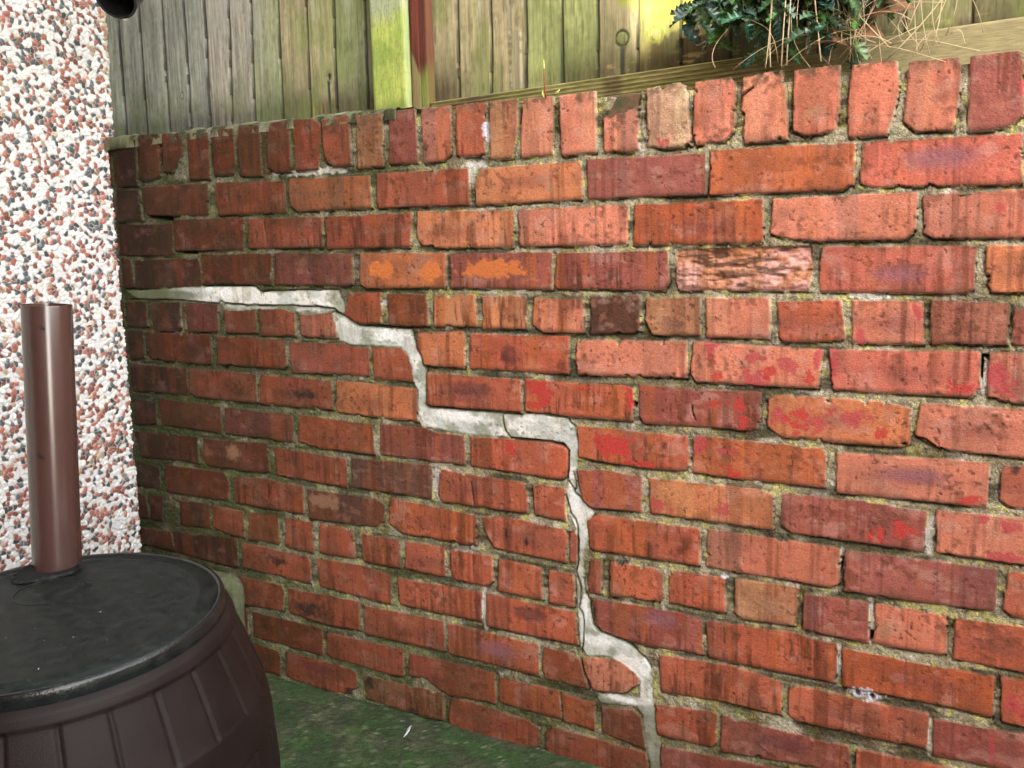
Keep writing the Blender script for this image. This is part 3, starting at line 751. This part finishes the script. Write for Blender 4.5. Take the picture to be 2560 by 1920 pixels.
d = np.hypot((FU-480)/1.1, FZ-214)+1.2*(fine-.5); fcol = mixc(fcol, (.28, .36, .03), .75*sstep(3, 1, np.abs(d-13)))
d = np.hypot((FU+749)/.7, FZ-228); fcol = mixc(fcol, (.07, .08, .07), .8*sstep(2.4, .8, np.abs(d-8.5)))
sc = (np.abs(FU-190) < 13)*(FZ < 262-((FU-192)/13)**2*18); se = sstep(5, 0, np.abs(np.abs(FU-190)-12))*(FZ < 262); fcol = mixc(fcol, (.33, .29, .20), .6*sc); fcol = mixc(fcol, (.55, .52, .43), .75*se*(FZ < 258)*sstep(.4, .5, fine)); FH += 1.2*sc
FH += 1.0*(grain-.5); fcol *= .92*(1-np.array((.04, 0, .12), np.float32)*sstep(-560, -380, FU)[..., None])
fcol = mixc(fcol, (.10, .13, .045), .38*sstep(.52, .66, fbm(FU, FZ, 40, 110, 151, 4))*sstep(330, 200, FZ)); fcol = mixc(fcol, (.05, .045, .03), .32*sstep(.62, .72, fbm(FU, FZ, 6, 40, 152, 4)))
for k in range(1, len(J)-1):
    e_ = J[k][1]+(J[k][0]-J[k][1])*(FZ-150)/250+wob+2.5*(fbm(FU*0+k*50, FZ, 40, 60, 200+k, 3)-.5); fcol = mixc(fcol, (.022, .024, .017), .85*sstep(3.6, 1.2, np.abs(FU-e_-1)))

fence = empty('wooden_fence', (0, FY0, .07), 'weathered close-board timber fence green with algae above the brick wall', 'fence')
ob = split_grid({0: ('board_panel', M_WOOD)}, np.zeros(FU.shape, np.int8), FU/1000, FY0+.012-FH/1000*.8, FZ/1000-.0, np.clip(fcol, .01, .8), None)[0]
ob.data.flip_normals(); to_parent(ob, fence)
bm = bmesh.new(); add_box(bm, -1.28, 1.5, FY0+.014, FY0+.03, .07, .757); to_parent(bm_obj('board_backing', bm, noise_mat('old_board_back', (.12, .10, .06), (.22, .19, .12), 30, .9), None), fence)
def grid_bar(name, x0, x1, z0, z1, y, th, colfn, hfn, mat, sx=2.2, sz=2.2, slope=0.):
    """a timber bar: detailed front, plain sides and back"""
    a = np.arange(x0, x1+.01, sx); b = np.arange(z0, z1+.01, sz); A, B = np.meshgrid(a, b)
    edge_ = np.minimum(np.minimum(A-x0, x1-A), np.minimum(B-z0, z1-B)); rnd_ = 2.5*sstep(5, 0, edge_)
    Yf = y-(hfn(A, B)-rnd_)/1000; c_ = colfn(A, B); Zf = (B+slope*(A-x0))/1000
    nx, ny = len(a), len(b); co = np.stack([A/1000, Yf, Zf], -1).reshape(-1, 3); i = np.arange(nx*ny).reshape(ny, nx)
    q = np.stack([i[:-1, :-1], i[:-1, 1:], i[1:, 1:], i[1:, :-1]], -1).reshape(-1, 4)
    ring = np.concatenate([i[0, :], i[1:, -1], i[-1, -2::-1], i[-2:0:-1, 0]]); back = co[ring].copy(); back[:, 1] = y+th; nb = len(co)+np.arange(len(ring))
    q2 = np.stack([ring, nb, np.roll(nb, -1), np.roll(ring, -1)], -1); co = np.concatenate([co, back]); cf = c_.reshape(-1, 3).copy(); mean_ = cf.mean(0); cf[ring] = cf[ring]*.3+mean_*.7; c_ = np.concatenate([cf, cf[ring]])
    return mesh_np(name, co, np.concatenate([q, q2]), mat, None, np.clip(c_, .01, .8))
def postcol(A, B):
    n1, n2 = fbm(A, B, 40, 60, 111, 4), fbm(A, B, 8, 14, 112, 4); c_ = np.empty(A.shape+(3,), np.float32); c_[:] = (.26, .35, .08)
    c_ = mixc(c_, (.43, .50, .12), sstep(.36, .66, .6*n1+.4*n2)); c_ = mixc(c_, (.34, .38, .27), .85*sstep(290, 350, B+60*(n1-.5))); n3 = fbm(A, B, 3.5, 9, 117, 3); c_ = mixc(c_, (.12, .14, .05), .5*sstep(.52, .70, .6*n3+.4*n2)); c_ *= (.8+.4*n3)[..., None]; c_ = mixc(c_, (.13, .15, .05), .5*sstep(160, 125, B+20*(n1-.5)))
    return c_
to_parent(grid_bar('fence_post', -124, -39.5, 70, 760, .085, .04, postcol, lambda A, B: 1.2*(fbm(A, B, 6, 100, 114, 3)-.5), M_WOOD), fence)
def redcol(A, B):
    A = (A+37.5)*59.5/43.8-74.5
    n1 = fbm(A, B, 14, 200, 115, 4); c_ = np.empty(A.shape+(3,), np.float32); c_[:] = (.135, .038, .026); c_ = mixc(c_, (.085, .03, .02), sstep(.45, .6, n1))
    c_ = mixc(c_, (.24, .20, .10), .8*sstep(4, -4, A+66-.5*(235-B))*sstep(245, 225, B)); c_ = mixc(c_, (.17, .22, .05), .85*sstep(215, 175, B-.6*(A+40)+30*(n1-.5))*sstep(-52, -36, A)); return c_
to_parent(grid_bar('fence_batten', -37.5, 6.3, 70, 760, .102, .025, redcol, lambda A, B: 1.0*(fbm(A, B, 5, 100, 116, 3)-.5)-2*sstep(2.5, 0, np.abs(A+14)), M_WOOD), fence)
def gbcol(A, B):
    n1 = fbm(A, B, 70, 12, 121, 4); c_ = np.empty(A.shape+(3,), np.float32); c_[:] = (.20, .19, .065); c_ = mixc(c_, (.30, .28, .12), sstep(.42, .62, n1)); c_ = mixc(c_, (.33, .29, .16), .8*sstep(600, 900, A))
    rb = .5+.5*np.sin(B/1.22); c_ = mixc(c_, (.07, .07, .025), .75*sstep(.62, .95, rb)*sstep(850, 640, A)); c_ = mixc(c_, (.075, .05, .03), .8*sstep(230, 130, A)*sstep(.3, .6, n1)+.7*sstep(28, 10, np.abs(A-412))); return c_
to_parent(grid_bar('gravel_board', 7.6, 1500, 70, 137, .100, .022, gbcol, lambda A, B: .9*np.sin(B/1.22)*sstep(850, 640, A)+.6*(fbm(A, B, 90, 8, 122, 3)-.5), M_RIB, 4.0, 1.6, slope=.0195), fence)
# ================================================================ OBJECTS
# ---------------------------------------------------------------- barrel with lid
BN = Vector((.02, -.06, 1)).normalized(); BR = BN.to_track_quat('Z', 'Y').to_euler()
def LB(x, y, z=0.):
    v = BR.to_matrix().inverted() @ Vector((x, y, 0)); return v.x, v.y
barrel = empty('water_barrel', (-.0888, -.7347, -1.147), 'brown plastic barrel with ribbed staves and black lid in the corner', 'barrel', rot=BR)
nt_, nz_ = 600, 150; T_, Z_ = np.meshgrid(np.linspace(0, 2*np.pi, nt_, endpoint=False), np.linspace(0, .474, nz_))
R_ = np.interp(Z_, [0, .05, .1, .2, .28, .35, .40, .445, .462, .474], [.262, .275, .284, .292, .2885, .279, .263, .247, .241, .231])
stv = np.abs(((T_/(2*np.pi)*26+.35) % 1)-.5)*2*np.pi*R_/26                      # metres from a stave joint
zone = sstep(.448, .442, Z_)*(1-sstep(.289, .293, Z_)*sstep(.351, .347, Z_))*(1-sstep(.10, .104, Z_)*sstep(.16, .156, Z_))
R_ = R_-.0035*zone*sstep(.0045, .001, stv)+.0018*sstep(.289, .293, Z_)*sstep(.351, .347, Z_)+.003*sstep(.444, .450, Z_)*sstep(.470, .462, Z_)
co = np.stack([R_*np.cos(T_), R_*np.sin(T_), Z_], -1).reshape(-1, 3); i = np.arange(nt_*nz_).reshape(nz_, nt_)
q = np.stack([i[:-1], np.roll(i, -1, 1)[:-1], np.roll(i, -1, 1)[1:], i[1:]], -1).reshape(-1, 4)
M_BUTT = noise_mat('brown_plastic', (.0095, .0062, .0060), (.0155, .0105, .0100), 14, .50, .6, 800, .0008, .2)
mesh_np('body', co, q, M_BUTT, barrel)
M_LID = noise_mat('dusty_black_plastic', (.006, .008, .0085), (.020, .025, .020), 55, .50, .6, 700, .0008, .16, .40, .66, rvar=.12)
_t = M_LID.node_tree; _b = [n for n in _t.nodes if n.type == 'BSDF_PRINCIPLED'][0]; _c = [n for n in _t.nodes if n.type == 'VALTORGB'][0]; _m = [n for n in _t.nodes if n.type == 'MAPPING'][0]
_n = N(_t, 'ShaderNodeTexNoise', Scale=330.0, Detail=3.0, Roughness=.7); _t.links.new(_m.outputs[0], _n.inputs['Vector'])          # dust and grit
_r = N(_t, 'ShaderNodeMapRange'); _r.inputs[1].default_value = .66; _r.inputs[2].default_value = .74; _t.links.new(_n.outputs[0], _r.inputs[0])
_x = _t.nodes.new('ShaderNodeMixRGB'); _x.inputs[2].default_value = (.12, .125, .105, 1); _t.links.new(_r.outputs[0], _x.inputs[0]); _t.links.new(_c.outputs[0], _x.inputs[1]); _t.links.new(_x.outputs[0], _b.inputs['Base Color'])
lid = [(0, .4915), (.05, .4915), (.10, .491), (.16, .490), (.196, .489), (.199, .4905), (.203, .4905), (.207, .488), (.2265, .4875), (.2265, .4700), (0, .470)]
lo = bm_obj('lid', lathe(lid, 128), M_LID, barrel, smooth=True)
bm = lathe([(.0485, .4903), (.0492, .4914), (.0505, .4917), (.0518, .4914), (.0525, .4903)], 64)
bmesh.ops.translate(bm, verts=bm.verts, vec=(*LB(-.073, .048), .0003)); bm_obj('lid_ring', bm, M_LID, lo, smooth=True)
rim_ = bm_obj('lid_rim', lathe([(.2262, .4870), (.2285, .4893), (.2325, .4893), (.2350, .4870), (.2362, .4840), (.2362, .4700), (.2345, .4665), (.231, .4665), (.2262, .4690)], 160), noise_mat('wet_black_rim', (.004, .006, .007), (.014, .018, .018), 40, .24, .5, 260, .0012, .5, rvar=.1), lo, smooth=True)
bm = bmesh.new(); rd_ = random.Random(9)                   # grit and leaf bits lying on the lid
for k in range(170):
    t = rd_.uniform(0, 6.28); r_ = .222*math.sqrt(rd_.random()); s_ = rd_.choice([.0005, .0006, .0008, .0013]); p_ = Vector((r_*math.cos(t), r_*math.sin(t), .4905+s_*.3)); vs_ = [bm.verts.new(p_+Vector((rd_.uniform(-s_, s_), rd_.uniform(-s_, s_), rd_.uniform(0, s_)))) for _ in range(4)]
    for f_ in ((0, 1, 2), (0, 2, 3), (0, 3, 1), (1, 3, 2)): bm.faces.new([vs_[j] for j in f_])
tag(bm_obj('grit', bm, noise_mat('pale_grit', (.10, .09, .06), (.5, .5, .45), 300, .9), lo), None, None, None, 'stuff')
HX, HY = LB(-.150, .094)
bm = bmesh.new()                                          # flat black sheet for the dark of the pipe's ragged hole
pts = []
for k in range(40):
    t = 2*math.pi*k/40; rr_ = .046+.006*math.sin(3*t+1)+.0035*math.sin(11*t)+random.uniform(-.0015, .0015); pts.append(bm.verts.new((HX+rr_*math.cos(t), HY+rr_*math.sin(t)*.96, .4935)))
bm.faces.new(pts); bm_obj('hole_dark_sheet', bm, noise_mat('hole_black', (.002, .002, .002), (.006, .006, .006), 40, .95), lo)
bm = bmesh.new(); ring_ = []
for k in range(60):
    t = 2*math.pi*k/60; r0 = .0455+.006*math.sin(3*t+1)+random.uniform(-.0012, .0012); r1 = r0-random.uniform(.0005, .0045)
    ring_.append([bm.verts.new((HX+q_*math.cos(t), HY+q_*math.sin(t)*.96, z_)) for q_, z_ in ((r0+.003, .4925), (r0, .4945+random.uniform(0, .002)), (r1, .4940+random.uniform(-.001, .002)))])
for k in range(60):
    for j in range(2): bm.faces.new((ring_[k][j], ring_[(k+1) % 60][j], ring_[(k+1) % 60][j+1], ring_[k][j+1]))
bm_obj('torn_edge', bm, M_LID, lo)
# ---------------------------------------------------------------- brown pipe standing in the lid
M_PIPE = noise_mat('glossy_brown_pipe', (.046, .024, .020), (.070, .037, .031), 22, .23, .06, 60, .0005, .8, rvar=.08, stretch=(1, 1, .12))
pp = empty('drain_pipe', (-.2385, -.6465, -.70), 'upright glossy brown plastic pipe standing in the black barrel lid', 'pipe', rot=(-.0265, .046, 0))
po = bm_obj('pipe_wall', lathe([(.0350, 0), (.0365, 0), (.0365, .470), (.0361, .4715), (.0352, .4715), (.0350, .470), (.0350, 0)], 96), M_PIPE, pp, smooth=True)
for m_ in (po,):
    e = m_.modifiers.new('e', 'EDGE_SPLIT'); e.split_angle = .9
M_SCUFF = noise_mat('dark_scuff', (.006, .005, .005), (.03, .02, .02), 200, .7)
bm = bmesh.new()
def scuff(ang, z, w, h):
    r = .0369; n = 6; t_ = [bm.verts.new((r*math.cos(ang+w/r*(k/n-.5)), r*math.sin(ang+w/r*(k/n-.5)), z+h*(.5-.9*(k/n))+h*.5*math.sin(k/n*math.pi))) for k in range(n+1)]
    b_ = [bm.verts.new((r*math.cos(ang+w/r*(k/n-.5)), r*math.sin(ang+w/r*(k/n-.5)), z+h*(-.1-.9*(k/n))-h*.25*math.sin(k/n*math.pi))) for k in range(n+1)]
    for k in range(n): bm.faces.new((b_[k], b_[k+1], t_[k+1], t_[k]))
scuff(math.radians(-47), .440, .009, .005); bm_obj('scuff', bm, M_SCUFF, pp); bm = bmesh.new(); scuff(math.radians(-62), .24, .011, .006)
bm_obj('scuff', bm, M_SCUFF, pp)
# ---------------------------------------------------------------- black downpipe shoe overhead
M_BLK = noise_mat('black_gloss_plastic', (.006, .006, .007), (.016, .015, .015), 20, .25, .05, 60, .0005, .5)
dp = empty('downpipe_outlet', (-.425, -.30, .9), 'black round downpipe outlet dripping above the corner', 'downpipe')
path = [(-.50, -.10, 1.3), (-.50, -.10, .62), (-.496, -.11, .54), (-.478, -.165, .44), (-.452, -.235, .370), (-.4295, -.29, .322)]
bm = bmesh.new(); add_tube(bm, path, .0385, 40, cap=False); add_tube(bm, path[::-1], .0350, 40, cap=False)
ob = bm_obj('outer_pipe', bm, M_BLK, None, smooth=True); to_parent(ob, dp)
d_ = (Vector(path[-1])-Vector(path[-2])).normalized(); e_ = Vector(path[-1])
bm = bmesh.new(); a_ = d_.cross(Vector((0, 0, 1))).normalized(); b_ = d_.cross(a_); ri, ro = [], []
for k in range(40):
    t = 2*math.pi*k/40; u_ = a_*math.cos(t)+b_*math.sin(t); ri.append(bm.verts.new(e_+u_*.0345+d_*.0004)); ro.append(bm.verts.new(e_+u_*.0395+d_*.0004))
for k in range(40): bm.faces.new((ri[k], ro[k], ro[(k+1) % 40], ri[(k+1) % 40]))
to_parent(bm_obj('rim', bm, M_BLK, None), dp)
m_, t_, b__ = new_mat('water_drop'); b__.inputs['Transmission Weight'].default_value = 1; b__.inputs['Roughness'].default_value = .02; b__.inputs['IOR'].default_value = 1.33
low = min((v_ for v_ in [e_+(a_*math.cos(t)+b_*math.sin(t))*.037 for t in np.linspace(0, 6.28, 60)]), key=lambda v_: v_.z)
bm = bmesh.new(); bmesh.ops.create_icosphere(bm, subdivisions=3, radius=.0032); bmesh.ops.scale(bm, vec=(1, 1, 1.35), verts=bm.verts); bmesh.ops.translate(bm, verts=bm.verts, vec=low+Vector((.004, 0, -.003)))
ob = bm_obj('water_drop', bm, m_, None, smooth=True); to_parent(ob, dp)
# ---------------------------------------------------------------- mossy block behind the barrel
M_STN = noise_mat('mossy_concrete_block', (.035, .055, .015), (.15, .16, .10), 38, .93, .8, 140, .004, .2, .3, .7)
bm = bmesh.new(); bmesh.ops.create_cube(bm, size=1); bmesh.ops.subdivide_edges(bm, edges=bm.edges, cuts=18, use_grid_fill=True)
for v in bm.verts:
    p = v.co*2; k = max(abs(p.x), abs(p.y), abs(p.z)); e = 6.0; s = (abs(p.x)**e+abs(p.y)**e+abs(p.z)**e)**(1/e); p = p*(k/s) if s else p
    nz = math.sin(p.x*5+p.z*3)*.03+math.sin(p.y*7-p.z*6+1)*.03+random.uniform(-.012, .012); p = p*(1+nz*.6)
    v.co = Vector((p.x*.125, p.y*.12, p.z*.165))
bmesh.ops.translate(bm, verts=bm.verts, vec=(-.510, -.205, -1.016))
tag(bm_obj('concrete_block', bm, M_STN, None, smooth=True), 'mossy green concrete block wedged between the barrel and brick wall', 'block')
# ---------------------------------------------------------------- holly over the wall top
m, t, b = new_mat('holly_leaf'); L = t.links.new
a = t.nodes.new('ShaderNodeAttribute'); a.attribute_name = 'Col'; L(a.outputs['Color'], b.inputs['Base Color'])
b.inputs['Roughness'].default_value = .27; b.inputs['Specular IOR Level'].default_value = .6
M_HOL = m
def holly_leaf(V_, F_, C_, pos, dirv, up, ln, wd, curl, tone):
    d = dirv.normalized(); s = d.cross(up).normalized(); n = s.cross(d); base = len(V_); ns = 4
    rows_ = []
    for k in range(ns*2+1):
        f = k/(ns*2); prof = math.sin(math.pi*min(1, f*.93+.05))**.75; spike = (k % 2 == 1)
        w = wd*prof*(1.22 if spike else .62) if 0 < k < ns*2 else 0
        c = pos+d*(ln*f)-n*(curl*ln*f*f)
        off = d*(ln*.055 if spike else 0); lift = n*(w*.35+(wd*.16 if spike else -wd*.05))
        rows_.append((c-n*.0, c+s*w+off+lift, c-s*w+off+lift))
    for c, l_, r_ in rows_: V_ += [tuple(c), tuple(l_), tuple(r_)]; C_ += [tuple(x*1.0 for x in tone[0]), tone[1], tone[1]]
    for k in range(ns*2):
        o0, o1 = base+3*k, base+3*k+3
        F_ += [(o0, o0+1, o1+1, o1), (o0, o1, o1+2, o0+2)]
hv, hf, hc = [], [], []; rh = random.Random(11)
def zlow(x): return float(np.interp(x, [.56, .60, .64, .67, .69, .80, .86, .92, .97], [.195, .165, .135, .122, .112, .112, .122, .165, .20]))
holly = empty('holly_bush', (.72, .10, .12), 'dark glossy spiny holly spilling over the wall top', 'bush')
bmst = bmesh.new(); cnt = 0
for s_ in range(62):
    x0 = rh.uniform(.60, .94); base_ = Vector((x0, rh.uniform(.07, .12), rh.uniform(.20, .36))); xt = x0+rh.uniform(-.09, .05)
    tip = Vector((max(.575, xt), rh.uniform(-.035, .075), 0)); tip.z = zlow(tip.x)+.012+rh.random()**1.3*.19; mid = (base_+tip)/2+Vector((0, -.02, .03))
    pts = [base_, mid, tip]; path = [pts[0]*(1-u_)**2+pts[1]*(2*u_*(1-u_))+pts[2]*(u_*u_) for u_ in [j_/6 for j_ in range(7)]]
    add_tube(bmst, path, [.0016-.0010*k/6 for k in range(7)], 5)
    for k in range(15):
        u_ = .12+.88*k/14; i_ = min(5, int(u_*6)); p = path[i_].lerp(path[i_+1], u_*6-i_); ax = (path[i_+1]-path[i_]).normalized()
        ang = k*2.4+rh.uniform(-.5, .5); sd = ax.cross(Vector((0, 0, 1))).normalized(); rad = sd*math.cos(ang)+ax.cross(sd)*math.sin(ang)
        dv = (rad+ax*rh.uniform(.2, .9)); ln = rh.uniform(.024, .040)*(1.1 if k == 14 else 1); tone = rh.choice([(.014, .046, .020), (.022, .068, .020), (.012, .038, .026), (.036, .085, .020)])
        if p.z < zlow(p.x)+.004: continue
        tone = tuple(x*rh.uniform(.8, 1.3) for x in tone)
        holly_leaf(hv, hf, hc, p, dv, Vector((rh.uniform(-.4, .4), rh.uniform(-1, .1), rh.uniform(.3, 1))), ln, ln*.29, rh.uniform(.1, .5), (tuple(min(1, x*2.6) for x in tone), tone)); cnt += 1
mesh = bpy.data.meshes.new('leaves'); mesh.from_pydata(hv, [], hf); ca = mesh.color_attributes.new('Col', 'FLOAT_COLOR', 'POINT')
ca.data.foreach_set('color', np.column_stack([np.array(hc), np.ones(len(hc))]).astype(np.float32).ravel()); mesh.materials.append(M_HOL)
ob = bpy.data.objects.new('leaves', mesh); SC.collection.objects.link(ob); to_parent(ob, holly)
so = ob.modifiers.new('thick', 'SOLIDIFY'); so.thickness = .0004
to_parent(bm_obj('stem', bmst, noise_mat('holly_twig', (.06, .07, .02), (.13, .12, .05), 60, .7), None), holly)
# ---------------------------------------------------------------- dry grass and bindweed stems caught on the wall top
M_STRAW = noise_mat('dry_straw', (.50, .38, .20), (.70, .58, .38), 30, .7, .1)
bm = bmesh.new(); rg_ = random.Random(5)
def stalk(p0, p1, sag, r, n=9):
    p0, p1 = Vector(p0), Vector(p1); m1 = p0.lerp(p1, .33)+Vector(sag); m2 = p0.lerp(p1, .7)+Vector(sag)*rg_.uniform(.1, .9)
    add_tube(bm, [p0*(1-u_)**3+m1*(3*u_*(1-u_)**2)+m2*(3*u_*u_*(1-u_))+p1*u_**3 for u_ in [j_/(n-1) for j_ in range(n)]], [r*(1-.45*k/(n-1)) for k in range(n)], 5)
for k in range(46):
    x = rg_.gauss(.86, .065); z0 = rg_.uniform(.098, .15); a_ = rg_.uniform(-.13, .13)
    stalk((x, rg_.uniform(.0, .05), z0), (x+a_, rg_.uniform(.0, .08), z0+rg_.uniform(.05, .22)), (rg_.uniform(-.04, .04), -.02, rg_.uniform(-.01, .04)), rg_.uniform(.0006, .0011))
for k in range(12):
    x = rg_.uniform(.79, .93); z0 = rg_.uniform(.12, .19); stalk((x, .02, z0), (x+rg_.uniform(.05, .14)*rg_.choice([-1, 1]), .0, z0+rg_.uniform(-.05, .03)), (0, -.02, .02), .0008)
for x0, x1 in ((.728, .742), (.745, .762), (.753, .768), (.805, .780), (.72, .735)):
    stalk((x0, -.004, .108), (x1, -.01, .33), (rg_.uniform(-.012, .012), -.012, 0), .0012)
stalk((.604, .05, .172), (.618, .03, .215), (-.035, 0, -.035), .0007); stalk((.638, .0, .118), (.658, .0, .175), (-.02, 0, .0), .0007)
stalk((.935, .0, .100), (.970, .0, .135), (0, 0, .02), .0008); stalk((.985, .0, .125), (1.005, .0, .110), (.01, 0, .02), .0007)
tag(bm_obj('dry_grass', bm, M_STRAW, None, smooth=True), 'tangle of dry straw coloured stems on the wall top beside the holly', 'dry grass', None, 'stuff')
def dead_leaf(pos, dirv, up, ln, wd, label):
    V_, F_ = [], []; d = Vector(dirv).normalized(); s = d.cross(Vector(up)).normalized(); n = s.cross(d); pos = Vector(pos)
    for k in range(11):
        f = k/10; w = wd*math.sin(math.pi*f)**.8*(1+.18*math.sin(k*2.3)); c = pos+d*ln*f+n*ln*.22*math.sin(f*3.1)
        V_ += [tuple(c+s*w+n*w*.5), tuple(c), tuple(c-s*w+n*w*.4)]
    for k in range(10): F_ += [(3*k, 3*k+3, 3*k+4, 3*k+1), (3*k+1, 3*k+4, 3*k+5, 3*k+2)]
    me = bpy.data.meshes.new('dead_leaf'); me.from_pydata(V_, [], F_); me.materials.append(M_DEAD)
    for p in me.polygons: p.use_smooth = True
    o = bpy.data.objects.new('dead_leaf', me); SC.collection.objects.link(o); o.modifiers.new('thick', 'SOLIDIFY').thickness = .0005
    return tag(o, label, 'leaf', 'dead leaves on the wall top')
M_DEAD = noise_mat('dead_leaf', (.16, .08, .04), (.34, .19, .10), 60, .75, .4, 200, .001)
dead_leaf((.775, .015, .122), (1, -.1, .02), (0, -.55, 1), .075, .014, 'curled brown dead leaf lying under the holly on the coping')
dead_leaf((.855, .03, .165), (1, .1, .12), (0, -1, .6), .078, .020, 'larger pale brown dead leaf among the dry stems right of the holly')
dead_leaf((.835, .035, .150), (.9, .1, -.15), (0, -1, .3), .055, .012, 'small dark brown dead leaf beneath the larger pale one')
# ---------------------------------------------------------------- little things
bm = bmesh.new(); pth = [(.3278, .001, .098), (.3270, -.002, .115), (.3262, -.003, .135), (.3262, -.002, .150)]
add_tube(bm, pth, [.0016, .0014, .0012, .0010], 8)
sh_ = empty('weed_shoot', (.3278, .001, .098), 'thin red weed shoot with green tip growing from the coping', 'plant')
to_parent(bm_obj('stem', bm, noise_mat('red_stem', (.22, .03, .015), (.34, .06, .03), 60, .5), None, smooth=True), sh_)
M_LIME = noise_mat('lime_leaf', (.42, .50, .08), (.62, .68, .2), 60, .5)
bm = bmesh.new(); add_tube(bm, [(.3262, -.002, .150), (.3260, -.002, .157), (.3258, -.002, .167)], [.0015, .0018, .0004], 8); to_parent(bm_obj('leaf_tip', bm, M_LIME, None, smooth=True), sh_)
bm = bmesh.new(); add_tube(bm, [(.3262, -.004, .101), (.3240, -.006, .108), (.3245, -.006, .113)], [.0008, .0018, .0003], 8); to_parent(bm_obj('leaf_tip', bm, M_LIME, None, smooth=True), sh_)
bm = bmesh.new(); add_tube(bm, [(.346, -.003, .1045), (.3525, -.004, .1075), (.3575, -.003, .1125)], [.0005, .0022, .0004], 8)
tag(bm_obj('small_leaf', bm, M_LIME, None, smooth=True), 'tiny pale green leaf lying on the coping right of the red shoot', 'leaf')
M_FEA = noise_mat('white_feather', (.62, .70, .74), (.8, .85, .86), 80, .6)
bm = bmesh.new(); prev = None
for k in range(13):
    f = k/12; w = .0032*math.sin(math.pi*min(1, f+.03))**.6*(1+.25*math.sin(k*4)); x = .0175-.0125*f+.002*math.sin(f*5); y = -.0915+.046*f
    a_ = bm.verts.new((x-w, y-w*.3, GZ+.006+.003*math.sin(f*3))); b_ = bm.verts.new((x+w, y+w*.3, GZ+.0075+.004*math.sin(f*3.1)))
    if prev: bm.faces.new((prev[0], prev[1], b_, a_))
    prev = (a_, b_)
ob = bm_obj('feather', bm, M_FEA, None, smooth=True); ob.modifiers.new('thick', 'SOLIDIFY').thickness = .0006
tag(ob, 'small white feather lying on the mossy ground by the wall', 'feather')
# ================================================================ LIGHT BLOCKERS ADDED TO SHADE THE YARD (outside the frame)
M_HB = noise_mat('blocker_brick', (.16, .06, .04), (.28, .11, .07), 12, .9, .4, 60, .003)
bm = bmesh.new(); add_box(bm, -6, 1.79, -9, -2.3, GZ-.05, 4.2); bm_obj_h = bm_obj('blocker_walls', bm, M_HB, None)  # unseen block, added to cut light from behind the camera
house = empty('shade_house', (-2, -6, GZ), 'unseen brick block added behind the camera to shade the yard', 'house'); to_parent(bm_obj_h, house)
bm = bmesh.new(); v = [bm.verts.new((x, y, z)) for z in (GZ-.05, 9.0) for x, y in ((5.40, -8), (7.3, -8), (10.6, -14), (8.73, -14))]  # unseen tall block and wing, shaped to leave the sun patch
for f in ((0,1,2,3),(7,6,5,4),(0,4,5,1),(1,5,6,2),(2,6,7,3),(3,7,4,0)): bm.faces.new([v[k] for k in f])
add_box(bm, 4.0, 6.6, -14, -8.1, GZ-.05, 6.345)
h2 = empty('sun_gap_house', (5, -9, GZ), 'unseen tall block with lower wing added far behind the camera to shape the sun patch', 'house'); to_parent(bm_obj('blocker_walls', bm, M_HB, None), h2)
bm = bmesh.new(); add_box(bm, 3.0, 3.12, -2.2, 3.0, GZ-.05, .30)  # unseen wall, added to block low light from the right
tag(bm_obj('light_block_wall', bm, noise_mat('warm_brick', (.22, .08, .04), (.34, .14, .07), 12, .9), None), 'unseen low brick wall added on the right to block low light', 'wall')
M_RF = noise_mat('roof_underside', (.10, .09, .08), (.2, .18, .16), 12, .9)
bm = bmesh.new(); add_box(bm, -2.6, .30, -2.29, -.34, .92, 1.02)  # unseen roof slab, added and sized to darken the left corner
tag(bm_obj('shade_roof', bm, M_RF, None), 'unseen lean-to roof slab added to shade the corner above the barrel', 'roof')
